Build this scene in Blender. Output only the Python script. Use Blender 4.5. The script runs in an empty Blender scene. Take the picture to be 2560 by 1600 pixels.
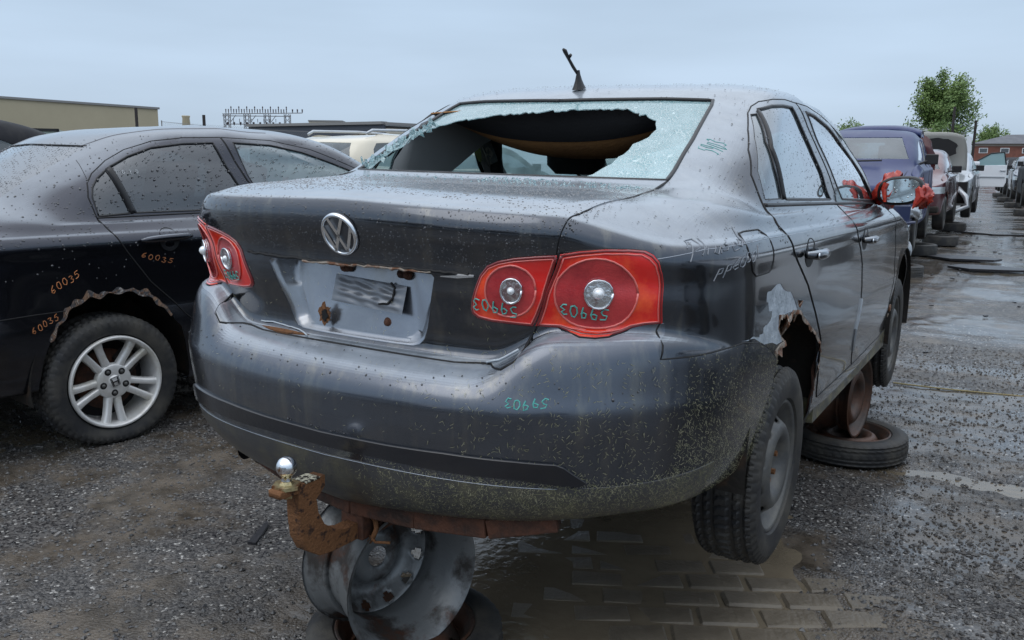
import bpy, bmesh, math, random
import numpy as np
from mathutils import Vector, Matrix, Euler
from mathutils.bvhtree import BVHTree
SC=bpy.context.scene; COL=SC.collection; rnd=random.Random(7); RS=np.random.RandomState(5)
R=math.radians
# ---------------- camera, sky, sun, exposure ----------------
cam=bpy.data.cameras.new('camera'); cam.sensor_width=36; cam.lens=36*2151.6/2560; cam.clip_end=3000; cam.clip_start=.05
camo=bpy.data.objects.new('camera',cam); COL.objects.link(camo); SC.camera=camo
def cam_axes(yaw,pit,rol):
    y,p,r=R(yaw),R(pit),R(rol)
    f=Vector((math.sin(y)*math.cos(p),math.cos(y)*math.cos(p),math.sin(p))); rt=Vector((math.cos(y),-math.sin(y),0)); up=rt.cross(f)
    return rt*math.cos(r)+up*math.sin(r), -rt*math.sin(r)+up*math.cos(r), f
rt,up,fw=cam_axes(-30.66,-10.41,.6)
camo.matrix_world=Matrix((( rt.x,up.x,-fw.x,1.459),(rt.y,up.y,-fw.y,-2.66),(rt.z,up.z,-fw.z,1.45),(0,0,0,1)))
W=bpy.data.worlds.new('World'); SC.world=W; W.use_nodes=True; wt=W.node_tree; wn=wt.nodes; wl=wt.links
bg=wn['Background']
sky=wn.new('ShaderNodeTexSky'); sky.sky_type='NISHITA'; sky.sun_disc=False; sky.sun_elevation=R(50); sky.sun_rotation=R(200); sky.air_density=1.5; sky.dust_density=3
hs=wn.new('ShaderNodeVectorMath'); hs.operation='SCALE'; hs.inputs['Scale'].default_value=.10; wl.new(sky.outputs[0],hs.inputs[0])
tc=wn.new('ShaderNodeTexCoord'); sp=wn.new('ShaderNodeSeparateXYZ'); wl.new(tc.outputs['Generated'],sp.inputs[0])
cr=wn.new('ShaderNodeValToRGB'); wl.new(sp.outputs[2],cr.inputs[0])
e=cr.color_ramp.elements; e[0].position=0; e[0].color=(.52,.65,.79,1); e[1].position=1; e[1].color=(2.0,2.1,2.25,1)
a=e.new(.08); a.color=(.555,.70,.885,1); a=e.new(.24); a.color=(.555,.715,.915,1); a=e.new(.5); a.color=(.98,1.09,1.24,1)
mp=wn.new('ShaderNodeMapping'); mp.inputs['Scale'].default_value=(1.2,1.2,7); wl.new(tc.outputs['Generated'],mp.inputs[0])
ns=wn.new('ShaderNodeTexNoise'); ns.inputs['Scale'].default_value=1.6; ns.inputs['Detail'].default_value=4; ns.inputs['Roughness'].default_value=.5; wl.new(mp.outputs[0],ns.inputs[0])
mr=wn.new('ShaderNodeMapRange'); mr.inputs[1].default_value=.3; mr.inputs[2].default_value=.7; mr.inputs[3].default_value=.90; mr.inputs[4].default_value=1.08; wl.new(ns.outputs[0],mr.inputs[0])
cm=wn.new('ShaderNodeVectorMath'); cm.operation='SCALE'; wl.new(cr.outputs[0],cm.inputs[0]); wl.new(mr.outputs[0],cm.inputs['Scale'])
mx=wn.new('ShaderNodeMix'); mx.data_type='RGBA'; mx.inputs[0].default_value=.90; wl.new(hs.outputs[0],mx.inputs[6]); wl.new(cm.outputs[0],mx.inputs[7])
wl.new(mx.outputs[2],bg.inputs[0]); bg.inputs[1].default_value=1.0
L=bpy.data.lights.new('sun','SUN'); L.energy=.5; L.angle=R(40); L.color=(1,.98,.94)
lo=bpy.data.objects.new('sun',L); COL.objects.link(lo); lo.rotation_euler=(R(40),0,R(-20))
vs=SC.view_settings; vs.view_transform='Standard'; vs.look='None'; vs.gamma=1; vs.exposure=0.0; vs.use_curve_mapping=False
SC.cycles.max_bounces=8; SC.cycles.transparent_max_bounces=12
# ---------------- materials ----------------
MATS={}
def M_(name,col,rough=.5,metal=0,coat=0,col2=None,nscale=5,thr=(.45,.6),bump=0,bscale=60,drops=0,spec=.5,rough2=None,stretch=(1,1,1),coat_r=.04,trans=0,ior=1.45,detail=6,dirt=None,mist_sheen=None):
    m=bpy.data.materials.new(name); m.use_nodes=True; t=m.node_tree; n=t.nodes; l=t.links; b=n['Principled BSDF']
    b.inputs['Base Color'].default_value=(*col,1); b.inputs['Roughness'].default_value=rough; b.inputs['Metallic'].default_value=metal
    b.inputs['Coat Weight'].default_value=coat; b.inputs['Coat Roughness'].default_value=coat_r; b.inputs['Specular IOR Level'].default_value=spec
    b.inputs['Transmission Weight'].default_value=trans; b.inputs['IOR'].default_value=ior
    tc=n.new('ShaderNodeTexCoord'); mp=n.new('ShaderNodeMapping'); mp.inputs['Scale'].default_value=stretch; l.new(tc.outputs['Object'],mp.inputs[0])
    src=None
    if col2 is not None:
        ns=n.new('ShaderNodeTexNoise'); ns.inputs['Scale'].default_value=nscale; ns.inputs['Detail'].default_value=detail; ns.inputs['Roughness'].default_value=.65; l.new(mp.outputs[0],ns.inputs[0])
        mr=n.new('ShaderNodeMapRange'); mr.inputs[1].default_value=thr[0]; mr.inputs[2].default_value=thr[1]; l.new(ns.outputs[0],mr.inputs[0])
        mx=n.new('ShaderNodeMix'); mx.data_type='RGBA'; mx.inputs[6].default_value=(*col,1); mx.inputs[7].default_value=(*col2,1); l.new(mr.outputs[0],mx.inputs[0]); l.new(mx.outputs[2],b.inputs['Base Color']); src=mx.outputs[2]
        if rough2 is not None:
            mq=n.new('ShaderNodeMapRange'); mq.inputs[3].default_value=rough; mq.inputs[4].default_value=rough2; l.new(mr.outputs[0],mq.inputs[0]); l.new(mq.outputs[0],b.inputs['Roughness'])
    if dirt is not None:   # (colour, noise scale, stretch, thr, amount)
        dc,ds,dst,dth,da=dirt
        m2=n.new('ShaderNodeMapping'); m2.inputs['Scale'].default_value=dst; l.new(tc.outputs['Object'],m2.inputs[0])
        n2=n.new('ShaderNodeTexNoise'); n2.inputs['Scale'].default_value=ds; n2.inputs['Detail'].default_value=8; n2.inputs['Roughness'].default_value=.7; l.new(m2.outputs[0],n2.inputs[0])
        r2=n.new('ShaderNodeMapRange'); r2.inputs[1].default_value=dth[0]; r2.inputs[2].default_value=dth[1]; r2.inputs[4].default_value=da; l.new(n2.outputs[0],r2.inputs[0])
        x2=n.new('ShaderNodeMix'); x2.data_type='RGBA'; x2.inputs[7].default_value=(*dc,1); l.new(r2.outputs[0],x2.inputs[0])
        if src: l.new(src,x2.inputs[6])
        else: x2.inputs[6].default_value=(*col,1)
        l.new(x2.outputs[2],b.inputs['Base Color'])
        if coat:
            cq=n.new('ShaderNodeMapRange'); cq.inputs[3].default_value=coat_r; cq.inputs[4].default_value=.45; l.new(r2.outputs[0],cq.inputs[0]); l.new(cq.outputs[0],b.inputs['Coat Roughness'])
    if mist_sheen is not None:   # pale sky sheen painted into upward faces, with the wet film's roughness
        mc,ma=mist_sheen
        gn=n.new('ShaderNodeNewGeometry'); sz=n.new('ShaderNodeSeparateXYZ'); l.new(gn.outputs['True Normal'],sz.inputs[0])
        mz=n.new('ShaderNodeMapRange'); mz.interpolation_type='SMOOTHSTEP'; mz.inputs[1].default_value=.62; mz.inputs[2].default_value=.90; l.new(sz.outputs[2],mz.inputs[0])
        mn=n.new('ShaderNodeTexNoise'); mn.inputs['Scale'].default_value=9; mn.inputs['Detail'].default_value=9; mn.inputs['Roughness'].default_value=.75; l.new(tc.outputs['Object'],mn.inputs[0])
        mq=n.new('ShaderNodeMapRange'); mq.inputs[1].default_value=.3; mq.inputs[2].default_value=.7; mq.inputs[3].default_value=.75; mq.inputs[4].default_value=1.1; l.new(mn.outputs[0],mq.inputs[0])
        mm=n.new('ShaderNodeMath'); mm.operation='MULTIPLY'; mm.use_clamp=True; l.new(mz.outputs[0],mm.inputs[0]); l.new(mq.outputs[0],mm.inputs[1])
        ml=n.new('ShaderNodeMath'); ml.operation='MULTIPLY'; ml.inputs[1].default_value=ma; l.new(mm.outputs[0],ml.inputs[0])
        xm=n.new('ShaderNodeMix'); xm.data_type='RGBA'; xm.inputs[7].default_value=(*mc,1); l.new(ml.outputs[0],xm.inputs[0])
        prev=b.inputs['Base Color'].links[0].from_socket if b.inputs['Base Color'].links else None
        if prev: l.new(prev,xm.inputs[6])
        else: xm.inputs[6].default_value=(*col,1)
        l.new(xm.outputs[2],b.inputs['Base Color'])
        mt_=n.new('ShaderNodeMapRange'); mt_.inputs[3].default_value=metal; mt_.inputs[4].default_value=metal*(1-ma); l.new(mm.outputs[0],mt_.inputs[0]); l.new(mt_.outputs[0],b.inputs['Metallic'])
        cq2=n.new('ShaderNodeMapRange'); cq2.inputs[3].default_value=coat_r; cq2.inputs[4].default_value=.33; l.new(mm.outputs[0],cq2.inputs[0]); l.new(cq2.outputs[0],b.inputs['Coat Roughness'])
    nrm=None
    if bump:
        nb=n.new('ShaderNodeTexNoise'); nb.inputs['Scale'].default_value=bscale; nb.inputs['Detail'].default_value=5; l.new(mp.outputs[0],nb.inputs[0])
        bp=n.new('ShaderNodeBump'); bp.inputs['Strength'].default_value=bump; bp.inputs['Distance'].default_value=.01; l.new(nb.outputs[0],bp.inputs['Height']); nrm=bp.outputs[0]
    if drops:
        vo=n.new('ShaderNodeTexVoronoi'); vo.inputs['Scale'].default_value=drops; l.new(tc.outputs['Object'],vo.inputs[0])
        vr=n.new('ShaderNodeMapRange'); vr.inputs[1].default_value=.28; vr.inputs[2].default_value=.05; vr.interpolation_type='SMOOTHSTEP'; l.new(vo.outputs['Distance'],vr.inputs[0])
        sc=n.new('ShaderNodeSeparateColor'); l.new(vo.outputs['Color'],sc.inputs[0])
        gt=n.new('ShaderNodeMath'); gt.operation='GREATER_THAN'; gt.inputs[1].default_value=.45; l.new(sc.outputs[0],gt.inputs[0])
        mu=n.new('ShaderNodeMath'); mu.operation='MULTIPLY'; l.new(vr.outputs[0],mu.inputs[0]); l.new(gt.outputs[0],mu.inputs[1])
        bp=n.new('ShaderNodeBump'); bp.inputs['Strength'].default_value=.9; bp.inputs['Distance'].default_value=.25/drops; l.new(mu.outputs[0],bp.inputs['Height'])
        if nrm: l.new(nrm,bp.inputs['Normal'])
        if coat: l.new(bp.outputs[0],b.inputs['Coat Normal'])
        nrm=bp.outputs[0]
    if nrm: l.new(nrm,b.inputs['Normal'])
    MATS[name]=m; return m
def glass_mat(name,tint=(.6,.72,.74),refl=1.0,rough=.0,ior=1.5,film=.0,filmcol=(.5,.62,.66),drops=0):
    """thin pane: fresnel mirror over tinted see-through, with a misty film on it"""
    m=bpy.data.materials.new(name); m.use_nodes=True; t=m.node_tree; n=t.nodes; l=t.links; n.remove(n['Principled BSDF']); out=n['Material Output']
    tr=n.new('ShaderNodeBsdfTransparent'); tr.inputs[0].default_value=(*tint,1); gl=n.new('ShaderNodeBsdfGlossy'); gl.inputs['Roughness'].default_value=rough; gl.inputs[0].default_value=(.95,.97,1,1)
    fr=n.new('ShaderNodeFresnel'); ge=n.new('ShaderNodeNewGeometry'); im=n.new('ShaderNodeMapRange'); im.inputs[3].default_value=ior; im.inputs[4].default_value=1/ior; l.new(ge.outputs['Backfacing'],im.inputs[0]); l.new(im.outputs[0],fr.inputs[0]); mu=n.new('ShaderNodeMath'); mu.operation='MULTIPLY'; mu.use_clamp=True; mu.inputs[1].default_value=refl; l.new(fr.outputs[0],mu.inputs[0])
    s1=n.new('ShaderNodeMixShader'); l.new(mu.outputs[0],s1.inputs[0]); l.new(gl.outputs[0],s1.inputs[2])
    if film:
        df=n.new('ShaderNodeBsdfDiffuse'); df.inputs[0].default_value=(*filmcol,1); s0=n.new('ShaderNodeMixShader')
        tc=n.new('ShaderNodeTexCoord'); ns=n.new('ShaderNodeTexNoise'); ns.inputs['Scale'].default_value=4; ns.inputs['Detail'].default_value=6; l.new(tc.outputs['Object'],ns.inputs[0])
        mr=n.new('ShaderNodeMapRange'); mr.inputs[1].default_value=.3; mr.inputs[2].default_value=.7; mr.inputs[3].default_value=film*.6; mr.inputs[4].default_value=film*1.3; l.new(ns.outputs[0],mr.inputs[0]); l.new(mr.outputs[0],s0.inputs[0])
        tl=n.new('ShaderNodeBsdfTranslucent'); tl.inputs[0].default_value=(*filmcol,1); sf=n.new('ShaderNodeMixShader'); sf.inputs[0].default_value=.5; l.new(df.outputs[0],sf.inputs[1]); l.new(tl.outputs[0],sf.inputs[2])
        l.new(tr.outputs[0],s0.inputs[1]); l.new(sf.outputs[0],s0.inputs[2]); l.new(s0.outputs[0],s1.inputs[1])
    else: l.new(tr.outputs[0],s1.inputs[1])
    if drops:
        tc=n.new('ShaderNodeTexCoord'); vo=n.new('ShaderNodeTexVoronoi'); vo.inputs['Scale'].default_value=drops; l.new(tc.outputs['Object'],vo.inputs[0])
        vr=n.new('ShaderNodeMapRange'); vr.inputs[1].default_value=.25; vr.inputs[2].default_value=.05; l.new(vo.outputs['Distance'],vr.inputs[0])
        bp=n.new('ShaderNodeBump'); bp.inputs['Strength'].default_value=.8; bp.inputs['Distance'].default_value=.002; l.new(vr.outputs[0],bp.inputs['Height']); l.new(bp.outputs[0],gl.inputs['Normal'])
    l.new(s1.outputs[0],out.inputs[0]); MATS[name]=m; return m
def emis_free(m): return m
PAINT=M_('grey_paint',(.078,.086,.102),.15,.92,.6,dirt=((.26,.25,.215),13,(1.6,1.6,.09),(.52,.72),.42),mist_sheen=((.37,.42,.475),.72))
BUMPAINT=M_('bumper_paint',(.105,.117,.142),.25,.9,.7,coat_r=.08,dirt=((.30,.285,.235),13,(1.6,1.6,.09),(.50,.72),.42),mist_sheen=((.42,.475,.54),.7))
PAINT2=M_('black_paint',(.040,.043,.055),.16,.9,.7,dirt=((.07,.065,.06),3,(1,1,.4),(.55,.8),.25),mist_sheen=((.25,.29,.34),.5))
BLACK=M_('black_plastic',(.012,.012,.014),.42,bump=.15,bscale=300)
WETBLACK=M_('wet_black_trim',(.010,.011,.015),.28,0,.5,bump=.1,bscale=60,coat_r=.12)
SEAM=M_('seam_black',(.004,.004,.005),.6)
UNDER=M_('underbody',(.018,.016,.014),.8,bump=.3,bscale=60,col2=(.06,.035,.02),nscale=9,thr=(.55,.7))
RUBBER=M_('tyre_rubber',(.022,.023,.025),.55,col2=(.075,.070,.060),nscale=7,thr=(.42,.72),bump=.12,bscale=160,rough2=.7)
STEEL=M_('dusty_steel',(.085,.088,.09),.5,.25,col2=(.15,.145,.13),nscale=14,thr=(.4,.7),bump=.12,bscale=60)
RIMSTEEL=M_('bare_rim_steel',(.19,.20,.205),.38,.35,col2=(.050,.045,.042),nscale=6,thr=(.48,.60),bump=.22,bscale=30,rough2=.6,dirt=((.085,.03,.012),7,(1,1,1),(.56,.68),.9))
RUSTRIM=M_('rusty_rim_steel',(.10,.05,.032),.45,.3,col2=(.05,.04,.036),nscale=8,thr=(.42,.62),bump=.2,bscale=50)
RUST=M_('rust',(.175,.078,.032),.85,.05,col2=(.045,.022,.015),nscale=42,thr=(.54,.63),bump=.6,bscale=120,dirt=((.20,.10,.04),4,(1,1,1),(.5,.75),.5))
DARKRUST=M_('dark_rust',(.10,.042,.025),.75,.2,col2=(.035,.022,.018),nscale=14,thr=(.42,.62),bump=.35,bscale=90)
FLAKE=M_('peeling_metal',(.30,.26,.22),.7,0,col2=(.16,.07,.035),nscale=30,thr=(.44,.56),bump=.8,bscale=60)
CHROME=M_('chrome',(.72,.74,.77),.09,1,col2=(.35,.3,.25),nscale=40,thr=(.62,.75))
BALLM=M_('ball_chrome',(.75,.77,.8),.14,1,col2=(.22,.12,.06),nscale=22,thr=(.56,.66),rough2=.5)
BRASS=M_('zinc_nut',(.42,.36,.2),.4,.7,col2=(.2,.08,.03),nscale=30,thr=(.45,.6),bump=.3,bscale=80)
ALLOY=M_('alloy_silver',(.68,.68,.67),.36,.35,.5,col2=(.45,.42,.34),nscale=5,thr=(.5,.75),bump=.1,bscale=120,rough2=.6)
LAMPRED=M_('lamp_red',(.80,.016,.012),.10,0,1,bump=.05,bscale=12,col2=(1.0,.11,.028),nscale=7,thr=(.45,.62),coat_r=.03)
LAMPDARK=M_('lamp_bowl_red',(.42,.025,.034),.14,.1,1,bump=.16,bscale=260,col2=(.62,.05,.055),nscale=9,thr=(.42,.6),coat_r=.03)
LAMPRIM=M_('lamp_ring_red',(.75,.16,.14),.15,0,1)
LAMPCLEAR=M_('lamp_clear',(.62,.64,.66),.22,.85,1,bump=.35,bscale=120,col2=(.35,.25,.26),nscale=30,thr=(.5,.6))
HEADLT=M_('headlight_clear',(.55,.6,.62),.1,.5,1,bump=.3,bscale=50)
LOWGLASS=glass_mat('dull_glass',(.35,.45,.48),1.6,.05,1.5,.30,(.22,.30,.34))
BODYGLASS=glass_mat('window_glass',(.62,.74,.76),1.3,.0,1.55,.50,(.50,.76,.78),drops=150)
FOGGLASS=glass_mat('misted_glass',(.30,.36,.38),2.0,.03,1.6,.36,(.44,.55,.60))
DARKGLASS=glass_mat('dark_glass',(.10,.12,.13),2.0,.02,1.6,.26,(.17,.19,.22))
def crazed():
    m=M_('crazed_glass',(.50,.66,.68),.22,0,.8,spec=.7); t=m.node_tree;n=t.nodes;l=t.links;b=n['Principled BSDF']
    tc=n.new('ShaderNodeTexCoord'); vo=n.new('ShaderNodeTexVoronoi'); vo.feature='DISTANCE_TO_EDGE'; vo.inputs['Scale'].default_value=95; l.new(tc.outputs['Object'],vo.inputs[0])
    mr=n.new('ShaderNodeMapRange'); mr.inputs[1].default_value=0; mr.inputs[2].default_value=.14; l.new(vo.outputs[0],mr.inputs[0])
    n2=n.new('ShaderNodeTexNoise'); n2.inputs['Scale'].default_value=14; n2.inputs['Detail'].default_value=6; l.new(tc.outputs['Object'],n2.inputs[0])
    mx=n.new('ShaderNodeMix'); mx.data_type='RGBA'; mx.inputs[6].default_value=(.62,.76,.77,1); mx.inputs[7].default_value=(.15,.32,.35,1); l.new(mr.outputs[0],mx.inputs[0])
    m3=n.new('ShaderNodeMix'); m3.data_type='RGBA'; m3.inputs[7].default_value=(.38,.54,.57,1); r3=n.new('ShaderNodeMapRange'); r3.inputs[1].default_value=.4; r3.inputs[2].default_value=.6; r3.inputs[4].default_value=.7; l.new(n2.outputs[0],r3.inputs[0]); l.new(r3.outputs[0],m3.inputs[0]); l.new(mx.outputs[2],m3.inputs[6]); l.new(m3.outputs[2],b.inputs['Base Color'])
    bp=n.new('ShaderNodeBump'); bp.inputs['Strength'].default_value=.6; bp.inputs['Distance'].default_value=.003; l.new(mr.outputs[0],bp.inputs['Height']); l.new(bp.outputs[0],b.inputs['Normal'])
    b.inputs['Alpha'].default_value=.86
    return m
CRAZED=crazed()
TRIMGREY=M_('interior_grey',(.50,.52,.52),.8,bump=.15,bscale=200)
TRIMBROWN=M_('foam_brown',(.34,.17,.06),.95,bump=.3,bscale=90,col2=(.22,.11,.045),nscale=6,thr=(.4,.7))
SEATDARK=M_('seat_dark',(.018,.018,.02),.85,bump=.2,bscale=250)
TEAL=M_('teal_marker',(.10,.42,.38),.55)
ORANGE=M_('orange_marker',(.62,.24,.09),.55)
WHITEM=M_('white_marker',(.55,.58,.6),.5)
SMEAR=M_('finger_smear',(.17,.19,.22),.5,.3,.3)
SILVERBARE=M_('scraped_primer',(.33,.38,.43),.42,.2,.2,col2=(.48,.54,.6),nscale=16,thr=(.4,.62),bump=.5,bscale=50)
STRAW=M_('straw',(.38,.36,.24),.8,col2=(.24,.24,.13),nscale=60,thr=(.4,.6))
# ---------------- object helpers ----------------
def tag(o,label=None,cat=None,group=None,kind=None):
    if label:o['label']=label
    if cat:o['category']=cat
    if group:o['group']=group
    if kind:o['kind']=kind
    return o
def empty(name,loc=(0,0,0),rz=0,label=None,cat=None,group=None):
    o=bpy.data.objects.new(name,None); COL.objects.link(o); o.location=loc; o.rotation_euler=(0,0,rz); o.empty_display_size=.1
    return tag(o,label,cat,group)
def meshobj(name,V,F,mat,parent=None,smooth=True,kind=None,label=None):
    m=bpy.data.meshes.new(name); m.from_pydata([tuple(v) for v in V],[],F)
    if isinstance(mat,list):
        for q in mat:m.materials.append(q)
    else:m.materials.append(mat)
    if smooth:m.shade_smooth()
    o=bpy.data.objects.new(name,m); COL.objects.link(o)
    if parent:o.parent=parent
    if kind:o['kind']=kind
    if label:o['label']=label
    return o
def copy_tree(o,parent=None,link=None):
    c=o.copy(); COL.objects.link(c); c.parent=parent
    for ch in o.children: copy_tree(ch,c)
    return c
class MB:
    def __init__(s):s.V=[];s.F=[]
    def add(s,V,F):
        o=len(s.V);s.V+=[tuple(v) for v in V];s.F+=[tuple(i+o for i in f) for f in F]
    def box(s,c,d,rot=None,taper=1):
        x,y,z=[k/2 for k in d];V=[Vector((a*x*(taper if e>0 else 1),b*y*(taper if e>0 else 1),e*z)) for e in(-1,1) for b in(-1,1) for a in(-1,1)]
        if rot is not None:
            q=rot if isinstance(rot,Matrix) else Euler(rot).to_matrix(); V=[q@v for v in V]
        V=[v+Vector(c) for v in V]
        s.add(V,[(0,2,3,1),(4,5,7,6),(0,1,5,4),(2,6,7,3),(0,4,6,2),(1,3,7,5)])
    def tube(s,P,r,n=6,cap=True):
        P=[Vector(p) for p in P]; rs=r if isinstance(r,(list,tuple)) else [r]*len(P); u=None; o=len(s.V)
        for i,p in enumerate(P):
            t=(P[min(i+1,len(P)-1)]-P[max(i-1,0)]).normalized()
            if t.length<.5:t=Vector((0,0,1))
            if u is None: u=t.orthogonal().normalized()
            else:
                u=(u-t*u.dot(t)); u=u.normalized() if u.length>1e-6 else t.orthogonal().normalized()
            v=t.cross(u)
            for k in range(n):
                a=2*math.pi*k/n; s.V.append(tuple(p+(u*math.cos(a)+v*math.sin(a))*rs[i]))
        for i in range(len(P)-1):
            for k in range(n):
                a=o+i*n+k;b=o+i*n+(k+1)%n; s.F.append((a,b,b+n,a+n))
        if cap: s.F.append(tuple(o+k for k in range(n))[::-1]); s.F.append(tuple(o+(len(P)-1)*n+k for k in range(n)))
    def lathe(s,prof,n=48,axis='x',a0=0,a1=2*math.pi,c=(0,0,0)):
        """prof: (axial, radius) list"""
        o=len(s.V);full=abs(a1-a0-2*math.pi)<1e-6;m=n if full else n+1
        for k in range(m):
            a=a0+(a1-a0)*k/n
            for (t,r) in prof:
                p={'x':(t,r*math.cos(a),r*math.sin(a)),'z':(r*math.cos(a),r*math.sin(a),t),'y':(r*math.cos(a),t,r*math.sin(a))}[axis]
                s.V.append((p[0]+c[0],p[1]+c[1],p[2]+c[2]))
        L=len(prof)
        for k in range(n):
            k2=(k+1)%m
            for i in range(L-1):
                s.F.append((o+k*L+i,o+k2*L+i,o+k2*L+i+1,o+k*L+i+1))
    def build(s,name,mat,parent=None,smooth=False,kind=None,label=None,bevel=0):
        ob=meshobj(name,s.V,s.F,mat,parent,smooth,kind,label)
        if bevel:
            md=ob.modifiers.new('b','BEVEL');md.width=bevel;md.segments=2;md.limit_method='ANGLE'
        return ob
def inpoly(P,poly):
    x,y=P[:,0],P[:,1]; r=np.zeros(len(P),bool); n=len(poly)
    for i in range(n):
        x1,y1=poly[i];x2,y2=poly[(i+1)%n]
        if y1==y2: continue
        c=((y1>y)!=(y2>y))&(x<(x2-x1)*(y-y1)/(y2-y1)+x1); r^=c
    return r
def plate(name,outer,holes,th,mat,parent=None,bevel=0):
    """flat plate in XY with holes, thickness th along z (via 2D curve fill)"""
    cu=bpy.data.curves.new(name,'CURVE'); cu.dimensions='2D'; cu.fill_mode='BOTH'; cu.extrude=th/2; cu.bevel_depth=bevel
    for pts in [outer]+holes:
        s=cu.splines.new('POLY'); s.points.add(len(pts)-1); s.use_cyclic_u=True
        for i,p in enumerate(pts): s.points[i].co=(p[0],p[1],0,1)
    o=bpy.data.objects.new(name,cu); COL.objects.link(o); dg=bpy.context.evaluated_depsgraph_get(); m=bpy.data.meshes.new_from_object(o.evaluated_get(dg)); bpy.data.objects.remove(o); m.materials.clear(); m.materials.append(mat)
    o=bpy.data.objects.new(name,m); COL.objects.link(o); o.parent=parent; return o
def circ(cx,cy,r,n=20,ry=None): return [(cx+r*math.cos(2*math.pi*k/n),cy+(ry or r)*math.sin(2*math.pi*k/n)) for k in range(n)]

def sstep(t):
    t=np.clip(t,0,1);return t*t*(3-2*t)
def kn(k,x):
    k=np.array(k,float).reshape(-1,2);return np.interp(x,k[:,0],k[:,1])
def ring(r,NA,NS,NF,yb=1.1):
    """half plan curve from rear centre round the corner, along the side to front centre"""
    w,n=r['w'],r.get('n',3.0)
    a=np.linspace(0,1,NA+1);th=(np.pi/2)*(a*.62+.38*sstep(a))
    sx=np.sin(th)**(2/n);cx=np.cos(th)**(2/n)
    yc,yr=r['yc'],r['yr'];x1=w*sx;y1=yc-(yc-yr)*cx
    y1=y1+kn(r.get('dy',(0,0)),x1)
    yf,ycf,nf=r['yf'],r['ycf'],r.get('nf',2.6)
    s=np.linspace(0,1,NS+1)[1:];y2=yc+(ycf-yc)*s;x2=np.full(NS,w)
    th=np.linspace(0,np.pi/2,NF+1)[1:]
    x3=w*np.cos(th)**(2/nf);y3=ycf+(yf-ycf)*np.sin(th)**(2/nf)
    x=np.concatenate([x1,x2,x3]);y=np.concatenate([y1,y2,y3])
    x=x*(1-.035*((np.clip(y,-1.2,3.4)-yb)/2.2)**2)
    zx=kn(r['zx'],x);zy=kn(r['zy'],y)
    b=sstep((y-r.get('yb0',-.92))/r.get('ybw',.3));b=np.where(np.arange(len(x))>NA,1,b)
    z=zx*(1-b)+zy*b
    f=sstep((y-(yf-.55))/.5);z=z*(1-f)+r.get('zf',z[-1])*f
    z=np.convolve(np.r_[[z[0]]*2,z,[z[-1]]*2],[.1,.2,.4,.2,.1],'valid')
    return np.stack([x,y,z],1)
def crom(P,V):
    """Catmull-Rom through rows P (nr,nc,3) at V params"""
    nr=len(P);i=np.clip(np.floor(V).astype(int),0,nr-2);t=(V-i)[:,None,None]
    d=np.linalg.norm(np.diff(P,axis=0),axis=2)+1e-4  # non-uniform tangents
    D=np.diff(P,axis=0)/d[...,None];M=np.zeros_like(P)
    M[1:-1]=(D[:-1]*d[1:,:,None]+D[1:]*d[:-1,:,None])/(d[:-1]+d[1:])[...,None];M[0]=D[0];M[-1]=D[-1]
    p0,p1=P[i],P[i+1];h=d[i][...,None];m0,m1=M[i]*h,M[i+1]*h
    return (2*t**3-3*t**2+1)*p0+(t**3-2*t**2+t)*m0+(-2*t**3+3*t**2)*p1+(t**3-t**2)*m1
def surface(rows,NA=60,NS=120,NF=24,step=.012,yb=1.1):
    P=np.stack([ring(r,NA,NS,NF,yb) for r in rows])
    d=np.linalg.norm(np.diff(P,axis=0),axis=2).max(1);V=[0.]
    for k,dd in enumerate(d):
        m=max(1,int(np.ceil(dd/step)));V+=list(k+np.arange(1,m+1)/m)
    return crom(P,np.array(V))
def ROW(yr,zx,zy,w,yc=-.35,n=3.0,yf=3.40,ycf=2.75,**k):
    return dict(yr=yr,zx=zx,zy=zy,w=w,yc=yc,n=n,yf=yf,ycf=ycf,**k)
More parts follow.
